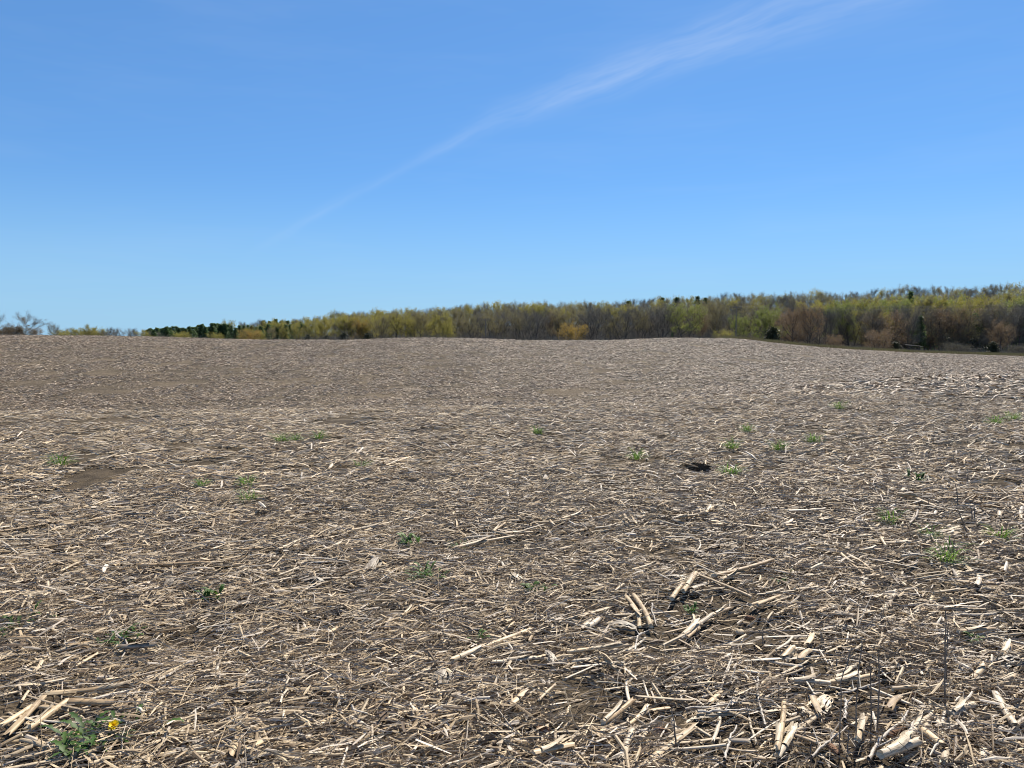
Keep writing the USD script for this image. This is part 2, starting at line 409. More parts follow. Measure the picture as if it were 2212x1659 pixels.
def hit(X, row, lift=0.0):
    """where the view through a point of the photograph meets the ground"""
    d = ray(X, row)
    ys = np.concatenate([np.arange(1.2, 20, 0.05), np.arange(20, 190, 0.25)])
    x, z = d[0] / d[1] * ys, EYE + d[2] / d[1] * ys
    g = ground_z(x, ys) + lift
    k = np.argmax(g > z)
    if k == 0:
        k = len(ys) - 1
    f = np.clip((z[k - 1] - g[k - 1]) / max((z[k - 1] - g[k - 1]) - (z[k] - g[k]), 1e-9), 0, 1)
    y = ys[k - 1] + f * (ys[k] - ys[k - 1])
    return np.array([d[0] / d[1] * y, y, 0.0])


h0 = hit(1512, 1016)
HOLE = (h0[0], h0[1] + 0.04, 0.15)

rings = np.concatenate([[0.02, 0.4, 0.8, 1.2, 1.5], np.arange(1.75, HOLE[1] - 0.35, 0.036), np.arange(HOLE[1] - 0.35, math.hypot(*HOLE[:2]) + 0.35, 0.018), np.arange(math.hypot(*HOLE[:2]) + 0.37, 14, 0.06), np.geomspace(14, 60, 110), np.geomspace(60.8, 210, 130), np.geomspace(214, 3000, 40)])
dense = np.radians(np.linspace(-50, 50, 600))
phis = np.concatenate([dense, np.radians(np.linspace(50.8, 309.2, 70))])
R_, P_ = np.meshgrid(rings, phis, indexing='ij')
tx, ty = R_ * np.sin(P_), R_ * np.cos(P_)
tz = ground_z(tx, ty)
tv = np.stack([tx, ty, tz], -1).reshape(-1, 3)
tf = grid_faces(len(rings), len(phis), True)[:, [0, 2, 1]]
# fine soil and litter colours; the wood floor beyond the field has its own leaf litter
ground_mat = usdkit.material(stage, '/World/Looks/field_soil', {
    'g': ('geometry', {}),
    'fine': ('noise_texture', {'scale': 70.0, 'detail': 5.0, 'roughness': 0.65}),
    'mid': ('noise_texture', {'scale': 6.0, 'detail': 6.0, 'roughness': 0.65}),
    'big': ('noise_texture', {'scale': 0.16, 'detail': 4.0, 'roughness': 0.55}),
    'mpr': ('mapping', {'mapping_type': 'point', 'scale': (0.02, 0.55, 0.0), 'rotation': (0, 0, -0.12)}),
    'rows': ('noise_texture', {'scale': 1.0, 'detail': 4.0, 'roughness': 0.6}),
    'soil': ('rgb_ramp', {'ramp': [(0.3, (0.018, 0.014, 0.010)), (0.5, (0.034, 0.027, 0.019)), (0.7, (0.062, 0.050, 0.036))]}),
    'lit': ('rgb_ramp', {'ramp': [(0.35, (0.065, 0.05, 0.033)), (0.6, (0.13, 0.10, 0.066)), (0.8, (0.22, 0.175, 0.12))]}),
    'a1': ('math', {'math_type': 'add'}), 'a2': ('math', {'math_type': 'add'}),
    'f': ('map_range', {'from_min': 1.28, 'from_max': 1.75, 'to_min': 0.1, 'to_max': 0.85, 'clamp': True}),
    'mix': ('mix', {'mix_type': 'mix'}),
    'speck': ('noise_texture', {'scale': 10.0, 'detail': 3.0, 'roughness': 0.7}),
    'sp': ('map_range', {'from_min': 0.54, 'from_max': 0.62, 'to_min': 0.0, 'to_max': 0.75, 'clamp': True}),
    'sy': ('map_range', {'from_min': 16.0, 'from_max': 30.0, 'to_min': 0.0, 'to_max': 1.0, 'clamp': True}),
    'sm': ('math', {'math_type': 'multiply'}),
    'mix0': ('mix', {'mix_type': 'mix', 'color2': (0.22, 0.185, 0.14)}),
    'xyz': ('separate_xyz', {}),
    'wy': ('map_range', {'from_min': 128.0, 'from_max': 142.0, 'to_min': 0.0, 'to_max': 1.0, 'clamp': True}),
    'floor': ('rgb_ramp', {'ramp': [(0.35, (0.06, 0.052, 0.028)), (0.6, (0.10, 0.082, 0.05))]}),
    'mix2': ('mix', {'mix_type': 'mix'}),
    'bump': ('bump', {'strength': 0.8, 'distance': 0.02}),
    'p': ('principled_bsdf', {'roughness': 0.95, 'specular_ior_level': 0.1}),
}, [('g.position', 'fine.vector'), ('g.position', 'mid.vector'), ('g.position', 'big.vector'), ('g.position', 'mpr.vector'), ('mpr.vector', 'rows.vector'),
    ('fine.fac', 'soil.fac'), ('fine.fac', 'lit.fac'), ('mid.fac', 'a1.value1'), ('big.fac', 'a1.value2'), ('a1.value', 'a2.value1'), ('rows.fac', 'a2.value2'), ('a2.value', 'f.value'),
    ('f.result', 'mix.fac'), ('soil.color', 'mix.color1'), ('lit.color', 'mix.color2'), ('g.position', 'xyz.vector'), ('xyz.y', 'wy.value'), ('mid.fac', 'floor.fac'),
    ('g.position', 'speck.vector'), ('speck.fac', 'sp.value'), ('xyz.y', 'sy.value'), ('sp.result', 'sm.value1'), ('sy.result', 'sm.value2'), ('mix.color', 'mix0.color1'), ('sm.value', 'mix0.fac'), ('mix0.color', 'mix2.color1'), ('floor.color', 'mix2.color2'), ('wy.result', 'mix2.fac'), ('mix2.color', 'p.base_color'), ('fine.fac', 'bump.height'), ('bump.normal', 'p.normal')], surface='p.BSDF')
part('field', (tv, tf), ground_mat, smooth=True, label='rolling ploughless farm field of dark soil under last year\'s corn residue', category='field', kind='structure')

# ------------------------------------------------------------------ residue density over the field
BARE = [hit(X, r) for X, r in ((1560, 1362), (1225, 1505), (1130, 1630), (1290, 1545), (1420, 1400), (1700, 1420), (1530, 1590), (60, 1560), (430, 1395), (1850, 1500))]
BARE_R = [0.30, 0.20, 0.22, 0.20, 0.28, 0.35, 0.22, 0.2, 0.25, 0.25]


def cover(x, y):
    """0..1 how thick the residue lies"""
    p = np.stack([x, y, np.zeros_like(x)], -1)
    c = 0.42 + 1.7 * (meshkit.fbm(p * 1.5, 4, 21) - 0.42)
    rows = meshkit.fbm(np.stack([x * 0.06 + y * 0.02, y * 0.75 - x * 0.09, np.zeros_like(x)], -1), 3, 33)
    c = c * (0.55 + 0.9 * rows)
    c = np.where(np.hypot(x, y) > 30, 0.3 + 0.7 * c, c)
    rad_ = np.hypot(x, y)
    c = np.where(rad_ > 5.5, np.maximum(c, np.clip((rad_ - 5.5) / 3, 0, 1) * 0.36), c)
    for b, r in zip(BARE, BARE_R):
        c = c - 0.75 * np.exp(-((x - b[0]) ** 2 + (y - b[1]) ** 2) / r ** 2)
    c = np.where(np.hypot(x - HOLE[0], y - HOLE[1]) < HOLE[2] * 1.2, 0.0, c)
    
    far = np.clip((np.hypot(x, y) - 35) / 30, 0, 1)
    band = meshkit.fbm(np.stack([x * 0.012 + 3, y * 0.11 - x * 0.018, np.zeros_like(x)], -1), 3, 55)
    c = c * (1 - np.clip((np.hypot(x, y) - 18) / 10, 0, 1) * (0.32 - np.clip((band - 0.35) * 2.2, 0, 0.6)))
    c = c * (1 - far * 0.40 * np.clip(0.2 - x / np.maximum(y, 1.0) * 1.6, 0, 1))
    return np.clip(c, 0.03, 1.0)


def fibres(x, y, z, yaw, pitch, length, width, kind, bend, lift, g):
    """kind 0 straw (3-sided), 1 ribbon (arched strip), n pieces in one mesh; every piece its own island"""
    n, k = len(x), 3
    s = np.linspace(-0.5, 0.5, k)[None] * length[:, None]
    q = (np.linspace(-1, 1, k) ** 2)[None]
    jit = g.normal(0, 1, (n, k)) * (0.011 * length)[:, None]
    lx = s
    ly = bend[:, None] * length[:, None] * q + jit
    lz = s * np.sin(pitch)[:, None] + lift[:, None] * (1 - q) + np.abs(g.normal(0, 1, (n, k))) * (0.012 * length)[:, None]
    c, sn = np.cos(yaw)[:, None], np.sin(yaw)[:, None]
    pts = np.stack([x[:, None] + lx * c - ly * sn, y[:, None] + lx * sn + ly * c, z[:, None] + lz], -1)
    t, a, b = frames(pts)
    roll = g.uniform(-0.6, 0.6, n)[:, None, None] * (kind[:, None, None] == 1)
    a, b = a * np.cos(roll) + b * np.sin(roll), b * np.cos(roll) - a * np.sin(roll)
    taper = np.stack([g.uniform(0.45, 1, n), g.uniform(0.85, 1.1, n), g.uniform(0.3, 1, n)], 1)
    w = (width[:, None] * 0.5 * taper)[:, :, None]
    straw = (kind == 0)[:, None, None]
    hgt = np.where(straw, w * 1.5, w * 0.45)
    L, M, Rr = pts - a * w, pts + b * hgt, pts + a * w
    v = np.stack([L, M, Rr], 2)
    strip = grid_faces(k, 3)
    return v.reshape(-1, 3), many(k * 3, strip, n)


def yaws(n, g, tight=0.42, loose=0.32):
    y = g.normal(0.20, tight, n)
    m = g.random(n) < loose
    y[m] = g.uniform(-np.pi / 2, np.pi / 2, m.sum())
    return y


def near_litter():
    g = np.random.default_rng(5)
    n = 400000
    r = np.sqrt(g.uniform(1.9 ** 2, 8.6 ** 2, n))
    ph = np.radians(g.uniform(-43, 43, n))
    keep = g.random(n) < np.clip((3.4 / r) ** 1.35, 0.24, 1.0)
    r, ph = r[keep], ph[keep]
    x, y = r * np.sin(ph), r * np.cos(ph)
    m = 2600                                    # the straw round the burrow
    rr, aa = HOLE[2] * 1.16 + np.abs(g.normal(0, 0.33, m)), g.uniform(0, 2 * np.pi, m)
    x, y = np.concatenate([x, HOLE[0] + rr * np.cos(aa)]), np.concatenate([y, HOLE[1] + rr * np.sin(aa)])
    r = np.hypot(x, y)
    c = cover(x, y)
    keep = g.random(len(x)) < 0.12 + 1.15 * c
    x, y, c, r = x[keep], y[keep], c[keep], r[keep]
    n = len(x)
    u = g.random(n)
    fine, crumb, rib, chip = u < 0.50, (u >= 0.50) & (u < 0.76), (u >= 0.76) & (u < 0.955), u >= 0.955
    long_ = fine & (g.random(n) < 0.16)
    length = np.select([long_, fine, crumb, rib, chip], [g.uniform(0.12, 0.36, n), g.gamma(2.2, 0.028, n) + 0.025, g.uniform(0.01, 0.035, n), g.gamma(2.2, 0.026, n) + 0.025, g.uniform(0.035, 0.14, n)])
    width = np.select([long_, fine, crumb, rib, chip], [g.uniform(0.002, 0.0045, n), g.uniform(0.0016, 0.004, n), g.uniform(0.003, 0.008, n), g.uniform(0.005, 0.014, n), g.uniform(0.009, 0.020, n)])
    width = width * np.clip(r / 4.2, 1.0, 1.7)
    kind = np.where(fine | (crumb & (g.random(n) < 0.5)), 0, 1)
    layer = np.where(long_, 0.6, 1.0) * g.random(n) ** np.where(long_, 0.7, 1.5) * 0.058 * (0.25 + c) * np.clip((np.hypot(x - HOLE[0], y - HOLE[1]) - 0.1) / 0.5, 0.15, 1)
    z = ground_z(x, y) + 0.002 + layer
    pitch = g.normal(0, 0.17, n)
    z = z + np.abs(np.sin(pitch)) * length * 0.35
    return fibres(x, y, z, yaws(n, g, 0.5, 0.42), pitch, length, width, kind, g.normal(0, 0.035, n), np.abs(g.normal(0, 0.03, n)) * length, g)


litter = thing('straw_litter', label='loose layer of broken straw, leaves and chaff strewn over the whole field', category='straw', kind='stuff')
part('near_straw', near_litter(), straw_mat, litter, kind='stuff')


def clump(seed, size, n, lmin, lmean, wmin, wmax, height, ribbon=0.4):
    g = np.random.default_rng(seed)
    x, y = g.uniform(-size / 2, size / 2, (2, n)) * 1.25
    m = g.random(n) < ribbon
    length = lmin + g.gamma(2.5, lmean / 2.5, n)
    width = g.uniform(wmin, wmax, n) * np.where(m, 1.5, 0.7)
    pitch = g.normal(0, 0.15, n)
    z = 0.003 + g.random(n) ** 1.5 * height + np.abs(np.sin(pitch)) * length * 0.4
    return fibres(x, y, z, yaws(n, g, 0.4, 0.3), pitch, length, width, np.where(m, 1, 0), g.normal(0, 0.035, n), np.abs(g.normal(0, 0.03, n)) * length, g)


def normals_at(x, y, e=0.4):
    gx = (base_z(x + e, y) - base_z(x - e, y)) / (2 * e)
    gy = (base_z(x, y + e) - base_z(x, y - e)) / (2 * e)
    return unit(np.stack([-gx, -gy, np.ones_like(gx)], -1))


def quats(normal, yaw):
    """rotation that takes +z to the normal after a turn by yaw about z"""
    z = np.array([0, 0, 1.0])
    ax = np.cross(np.broadcast_to(z, normal.shape), normal)
    q1 = np.concatenate([1 + normal[:, 2:3], ax], 1)
    q1 = unit(q1)
    q2 = np.stack([np.cos(yaw / 2), 0 * yaw, 0 * yaw, np.sin(yaw / 2)], 1)
    w1, v1, w2, v2 = q1[:, :1], q1[:, 1:], q2[:, :1], q2[:, 1:]
    return np.concatenate([w1 * w2 - (v1 * v2).sum(1, keepdims=True), w1 * v2 + w2 * v1 + np.cross(v1, v2)], 1)


def scatter(name, parent, protos, mat, x, y, z, yaw, scale, pick, tilt=True, **kw):
    path = numbered(parent if isinstance(parent, str) else str(parent.GetPath()), name)
    pi = UsdGeom.PointInstancer.Define(stage, path)
    for i, pm in enumerate(protos):
        piece_mesh(f'{path}/{name}_clump_{i:03d}', pm, mat)
        pi.CreatePrototypesRel().AddTarget(f'{path}/{name}_clump_{i:03d}')
    n = len(x)
    pi.CreatePositionsAttr(Vt.Vec3fArray.FromNumpy(np.stack([x, y, z], 1).astype(np.float32)))
    q = quats(normals_at(x, y) if tilt else np.tile([0, 0, 1.0], (n, 1)), yaw)
    pi.CreateOrientationsAttr(Vt.QuathArray([Gf.Quath(*map(float, v)) for v in q]))
    pi.CreateScalesAttr(Vt.Vec3fArray.FromNumpy((scale[:, None] * np.ones(3)).astype(np.float32) if scale.ndim == 1 else scale.astype(np.float32)))
    pi.CreateProtoIndicesAttr(Vt.IntArray.FromNumpy(pick.astype(np.int32)))
    return tag(pi.GetPrim(), **kw)


def sector(r0, r1, per_m2, half_deg, seed):
    g = np.random.default_rng(seed)
    n = int(per_m2 * math.radians(half_deg) * (r1 ** 2 - r0 ** 2))
    r = np.sqrt(g.uniform(r0 ** 2, r1 ** 2, n))
    ph = np.radians(g.uniform(-half_deg, half_deg, n))
    x, y = r * np.sin(ph), r * np.cos(ph)
    return x, y, g


def flip_yaw(n, g):
    return g.normal(0, 0.22, n) + np.where(g.random(n) < 0.5, np.pi, 0.0)


x, y, g = sector(8.0, 24.0, 6.0, 44, 11)
c = cover(x, y)
k = (g.random(len(x)) < 0.2 + 1.0 * c) & (np.hypot(x - HOLE[0], y - HOLE[1]) > 0.62)
x, y, c = x[k], y[k], c[k]
scatter('mid_straw', litter, [clump(100 + i, 0.55, 230, 0.04, 0.075, 0.006, 0.016, 0.035) for i in range(12)], straw_mat, x, y, ground_z(x, y), flip_yaw(len(x), g), g.uniform(0.85, 1.2, len(x)), g.integers(0, 12, len(x)), kind='stuff')


def field_mask(x, y):
    """inside the field: short of its far edge"""
    u = x / np.maximum(y, 1)
    edge = np.interp(u, [-1.0, 0.2, 0.4, 0.72, 1.2], [112, 116, 122, 130, 140])
    return y < edge


x, y, g = sector(22.0, 150.0, 0.95, 43, 12)
k = field_mask(x, y)
x, y = x[k], y[k]
c = cover(x, y)
k = g.random(len(x)) < 0.34 + 0.8 * c
x, y = x[k], y[k]
scatter('far_straw', litter, [clump(200 + i, 1.5, 150, 0.06, 0.12, 0.014, 0.040, 0.05, 0.6) for i in range(14)], far_straw_mat, x, y, base_z(x, y) + micro(x, y), flip_yaw(len(x), g), g.uniform(0.8, 1.3, len(x)), g.integers(0, 14, len(x)), kind='stuff')

# thin dead stems still standing, beyond the ones built singly
def stem_clump(seed, n, size, h, rad):
    g = np.random.default_rng(seed)
    p0 = np.concatenate([g.uniform(-size, size, (n, 2)), np.full((n, 1), -0.02)], 1)
    lean = g.normal(0, 0.16, (n, 2))
    hh = g.uniform(0.5, 1.2, n) * h
    t = np.linspace(0, 1, 4)
    pts = p0[:, None] + np.concatenate([lean[:, None] * hh[:, None, None] * t[None, :, None] + g.normal(0, 0.012, (n, 4, 2)) * t[None, :, None] * h / 0.2, (hh[:, None] * t)[:, :, None]], 2)
    return tubes(pts, rad * (1 - 0.5 * t)[None] * g.uniform(0.7, 1.2, (n, 1)), 3)


x, y, g = sector(2.6, 45.0, 6.0, 42, 14)
pz = meshkit.fbm(np.stack([x * 0.5, y * 0.5, 0 * x], -1), 3, 71)
k = g.random(len(x)) < np.clip((pz - 0.36) * 3.2, 0.03, 1) * np.clip(0.45 + x / y * 0.9, 0.2, 1) * np.clip(1.3 - y / 60, 0.2, 1)
x, y = x[k], y[k]
scatter('standing_stems', '/World', [stem_clump(300 + i, 3, 0.12, 0.15, 0.0024) for i in range(10)], stubble_mat, x, y, ground_z(x, y), g.uniform(0, 6.28, len(x)), g.uniform(0.7, 1.35, len(x)), g.integers(0, 10, len(x)), tilt=False,
        label='short thin dead bean stems standing scattered across the field', category='stubble', kind='stuff')

# ------------------------------------------------------------------ landmarks and labels
LAND = []                                       # (name, X, row) of things a label may refer to


def where(X, row, lands=None):
    best, d2 = None, 1e18
    for nm, lx, lr in (LAND if lands is None else lands):
        d = (lx - X) ** 2 + ((lr - row) * 1.6) ** 2
        if d < d2:
            best, d2 = (nm, lx, lr), d
    dx, dr = X - best[1], (row - best[2]) * 1.6
    rel = ('right of' if dx > 0 else 'left of') if abs(dx) > abs(dr) else ('below' if dr > 0 else 'above')
    return f'{rel} {best[0]}'


ORD = ['leftmost', 'second from left', 'third from left', 'fourth from left', 'fifth from left', 'sixth from left', 'seventh from left', 'eighth from left', 'ninth from left', 'tenth from left']


def settle_labels(items, group):
    """items: (prim, label, X). Equal labels get their order from the left."""
    by = {}
    for it in items:
        by.setdefault(it[1], []).append(it)
    for text, its in by.items():
        its.sort(key=lambda i: i[2])
        for i, (prim, _, _) in enumerate(its):
            extra = '' if len(its) == 1 else ', ' + (ORD[i] if i < len(ORD) else 'far right')
            tag(prim, label=text + extra, group=group)


# ------------------------------------------------------------------ weeds
def leaf_strip(length, width, jag, arch, g, k=9, fold=0.25):
    t = np.linspace(0, 1, k)
    prof = np.sin(np.pi * np.clip(t * 0.92 + 0.06, 0, 1)) ** 0.7 * (0.35 + 0.65 * t)
    if jag:
        prof = prof * np.where(np.arange(k) % 2 == 0, 1.0, 0.38)
    w = width * 0.5 * prof + 0.0008
    rise = arch * length * (np.sin(t * np.pi * 0.62) ** 1.0) * 0.75
    mid = np.stack([t * length * 0.92, g.normal(0, 0.01, k) * length, rise + 0.004], 1)
    side = np.array([0, 1.0, 0])
    up = np.array([0, 0, 1.0])
    v = np.stack([mid - side * w[:, None] + up * (w * fold)[:, None], mid, mid + side * w[:, None] + up * (w * fold)[:, None]], 1)
    return v.reshape(-1, 3), grid_faces(k, 3)


def turn(v, a, off=(0, 0, 0)):
    c, s = math.cos(a), math.sin(a)
    return v @ np.array([[c, s, 0], [-s, c, 0], [0, 0, 1]]) + np.asarray(off)


def weed_plant(style, X, row, size, label, name, seed, parts=True, flower=None, n=None, category='weed'):
    g = np.random.default_rng(seed)
    h = hit(X, row)
    z = float(ground_z(h[0], h[1])) + 0.012
    t = thing(name, (h[0], h[1], z), label=label, category=category)
    n = n or (20 if style == 'dandelion' else 26 if style == 'grass' else 14)
    leaves = []
    for i in range(n):
        a = i * 2.39996 + g.normal(0, 0.3)
        if style == 'dandelion':
            m = leaf_strip(size * g.uniform(0.4, 0.8), size * 0.17 * g.uniform(0.7, 1.2), True, g.uniform(0.1, 0.9), g, 13)
            off = (*(g.normal(0, 0.30, 2) * size), 0)
        elif style == 'grass':
            m = leaf_strip(size * g.uniform(0.6, 1.25), size * 0.05 * g.uniform(0.8, 1.5), False, g.uniform(0.2, 1.3), g, 5, 0.4)
            off = (*(g.normal(0, 0.22, 2) * size), 0)
        else:
            m = leaf_strip(size * g.uniform(0.35, 0.75), size * 0.24 * g.uniform(0.7, 1.2), False, g.uniform(0.2, 1.3), g, 7)
            off = (*(g.normal(0, 0.2, 2) * size), g.uniform(0, 0.12) * size)
        leaves.append((turn(m[0], a, off), m[1]))
    mat = grass_mat if style == 'grass' else weed_mat
    word = 'blade' if style == 'grass' else 'leaf'
    if parts:
        for m in leaves:
            part(word, m, mat, t, smooth=True)
    else:
        part('foliage', join(leaves), mat, t)
    if flower:
        fx, fr = flower
        d = ray(fx, fr)
        top = np.array([d[0] / d[1] * h[1], h[1], EYE + d[2] / d[1] * h[1]]) - [h[0], h[1], z]
        tt = np.linspace(0, 1, 6)[:, None]
        part('flower_stem', tubes((top * tt + np.array([0, 0.02, 0]) * np.sin(tt * np.pi))[None], np.full((1, 6), 0.0022), 6), weed_mat, t)
        pet = []
        for ring, (cnt, ln, el) in enumerate(((24, 0.021, 0.25), (20, 0.017, 0.65), (14, 0.011, 1.1))):
            for i in range(cnt):
                a = i * 2 * np.pi / cnt + ring * 0.2 + g.normal(0, 0.06)
                L = ln * g.uniform(0.85, 1.1)
                v = np.array([[0.002, -0.0009, 0], [0.002, 0.0009, 0], [L * math.cos(el), 0.0021, L * math.sin(el)], [L * math.cos(el), -0.0021, L * math.sin(el)]])
                pet.append((turn(v, a), np.array([[0, 1, 2], [0, 2, 3]])))
        v, f = join(pet)
        tiltm = trimesh.transformations.rotation_matrix(0.55, [1, 0, 0])[:3, :3]
        part('flower_head', (v @ tiltm.T + top, f), petal_mat, t)
    LAND.append((label_short(label), X, row))
    return t


def label_short(label):
    return SHORT.get(label, label)


SHORT = {}
WEEDS = [  # style, X, row, size m, label, short name for other labels
    ('dandelion', 212, 1622, 0.20, 'big dandelion plant in bloom with one yellow flower', 'flowering dandelion', (246, 1567)),
    ('dandelion', 34, 1362, 0.15, 'dark green weed rosette cut by the left picture edge, behind a bent stalk', 'weed at left edge', None),
    ('dandelion', 262, 1392, 0.13, 'green weed with grey twigs arching over it, above the flowering dandelion', 'twig-covered weed', None),
    ('broad', 458, 1302, 0.13, 'loose low weed of small green leaves between pale stalks on the left', 'loose low weed', None),
    ('dandelion', 922, 1252, 0.15, 'large jagged green weed in the middle foreground above the broken grey husk', 'large jagged weed', None),
    ('broad', 882, 1186, 0.16, 'wide flat dark green weed patch left of the bent pale stalk', 'wide flat weed', None),
    ('dandelion', 990, 1188, 0.09, 'small pale green rosette touching the bent pale stalk', 'pale green rosette', None),
    ('broad', 1158, 1288, 0.13, 'upright bright green weed in the centre of the foreground', 'upright green weed', None),
    ('broad', 1030, 1392, 0.095, 'lone seedling with a few upright green leaves beside the longest stalk', 'lone seedling', None),
    ('broad', 1492, 1332, 0.08, 'small sparse green weed right of the crossed pair of stalks', 'small sparse weed', None),
    ('grass', 608, 960, 0.17, 'wide bright green grass tuft at centre left, largest of three in a row', 'wide grass tuft', None),
    ('grass', 640, 956, 0.13, 'middle green grass tuft of three in a row at centre left', 'middle grass tuft', None),
    ('grass', 690, 953, 0.15, 'right hand green grass tuft of three in a row at centre left', 'right grass tuft', None),
    ('grass', 533, 1056, 0.13, 'flat green tuft just above the spiky green one at left', 'flat green tuft', None),
    ('grass', 537, 1091, 0.14, 'spiky dark green tuft just below the flat green one at left', 'spiky green tuft', None),
    ('grass', 1614, 937, 0.16, 'rounded dark green tuft far back, right of the middle of the field', 'far rounded tuft', None),
    ('grass', 1580, 973, 0.16, 'low dark green tuft behind the burrow hole', 'low dark tuft', None),
    ('grass', 1682, 977, 0.17, 'loose olive grass tuft up the slope to the right of the burrow', 'loose olive tuft', None),
    ('grass', 1756, 959, 0.17, 'bright yellow-green tuft right of the loose olive one', 'yellow-green tuft', None),
    ('grass', 1580, 1032, 0.17, 'bright green grass tuft right beside the burrow hole', 'tuft beside the burrow', None),
    ('grass', 1374, 996, 0.14, 'flat yellowish green tuft left of the burrow hole', 'yellowish tuft', None),
    ('grass', 1922, 1136, 0.13, 'leaning light green tuft on the right side of the field', 'leaning light tuft', None),
    ('grass', 2162, 1174, 0.13, 'green grass tuft close to the right picture edge', 'tuft at right edge', None),
    ('grass', 2048, 1220, 0.14, 'spreading green grass tuft in the right foreground', 'spreading tuft', None),
    ('grass', 2010, 1168, 0.10, 'thin green tuft between the leaning light tuft and the right edge', 'thin green tuft', None),
    ('broad', 1686, 1266, 0.07, 'tiny lower green sprout by the dark soil on the right', 'tiny lower sprout', None),
    ('broad', 1700, 1252, 0.06, 'tiny upper green sprout by the dark soil on the right', 'tiny upper sprout', None),
    ('broad', 2100, 1397, 0.08, 'little yellow-green mossy weed near the right edge of the foreground', 'mossy weed', None),
    ('grass', 130, 1012, 0.18, 'dull green tuft far left in the middle of the field', 'dull green tuft', None),
    ('grass', 438, 1057, 0.11, 'faint green tuft left of the flat green tuft', 'faint green tuft', None),
    ('grass', 1812, 886, 0.2, 'distant green tuft on the right-hand slope', 'distant green tuft', None),
    ('grass', 2150, 918, 0.2, 'distant dull green tuft near the right picture edge', 'distant dull tuft', None),
    ('grass', 2190, 911, 0.18, 'distant green tuft touching the right picture edge', 'distant edge tuft', None),
    ('grass', 1160, 940, 0.15, 'faint distant tuft in the middle of the field', 'faint distant tuft', None),
    ('broad', 1985, 1046, 0.18, 'low yellow-green patch on the right, above the leaning light tuft', 'low yellow-green patch', None),
    ('grass', 783, 1016, 0.12, 'small pale grass tuft below the three tufts in a row', 'small pale tuft', None),
]
for w in WEEDS:
    SHORT[w[4]] = w[5]
for i, (st, X, row, size, lab, short, fl) in enumerate(WEEDS):
    near = row > 1100
    weed_plant(st, X, row, size, lab, {'dandelion': 'dandelion_plant', 'grass': 'grass_tuft', 'broad': 'weed_plant'}[st], 900 + i, parts=near and st != 'grass', flower=fl,
               n=(64 if fl else 8 if 'seedling' in lab else 34 if st == 'dandelion' else 60 if st == 'grass' and row < 1060 else 44 if st == 'grass' else 18), category='grass' if st == 'grass' else 'weed')
LAND.append(('burrow hole', 1512, 1016))

# the burrow: an earth bowl lining the hole in the field
gq = np.linspace(0, 1, 9)
ang = np.arange(28) * 2 * np.pi / 28
Rb, Ab = np.meshgrid(np.concatenate([[0.001], gq[1:]]) * HOLE[2] * 1.12, ang, indexing='ij')
bx, by = HOLE[0] + Rb * np.cos(Ab), HOLE[1] + Rb * np.sin(Ab)
bz = ground_z(bx, by) + 0.006
bv = np.stack([bx - HOLE[0], by - HOLE[1], bz - bz.max()], -1).reshape(-1, 3)
soil_mat = usdkit.material(stage, '/World/Looks/burrow_soil', {
    'g': ('geometry', {}), 'n': ('noise_texture', {'scale': 60.0, 'detail': 5.0}), 'r': ('rgb_ramp', {'ramp': [(0.3, (0.05, 0.038, 0.026)), (0.7, (0.11, 0.086, 0.06))]}),
    'b': ('bump', {'strength': 0.8, 'distance': 0.01}), 'p': ('principled_bsdf', {'roughness': 0.95, 'specular_ior_level': 0.05})},
    [('g.position', 'n.vector'), ('n.fac', 'r.fac'), ('r.color', 'p.base_color'), ('n.fac', 'b.height'), ('b.normal', 'p.normal')], surface='p.BSDF')
tb_ = thing('animal_burrow', (HOLE[0], HOLE[1], float(bz.max())), label='dark round animal burrow hole in the straw, left of a bright grass tuft', category='burrow')
part('earth_lining', (bv, grid_faces(9, 28, True)), soil_mat, tb_, smooth=True)

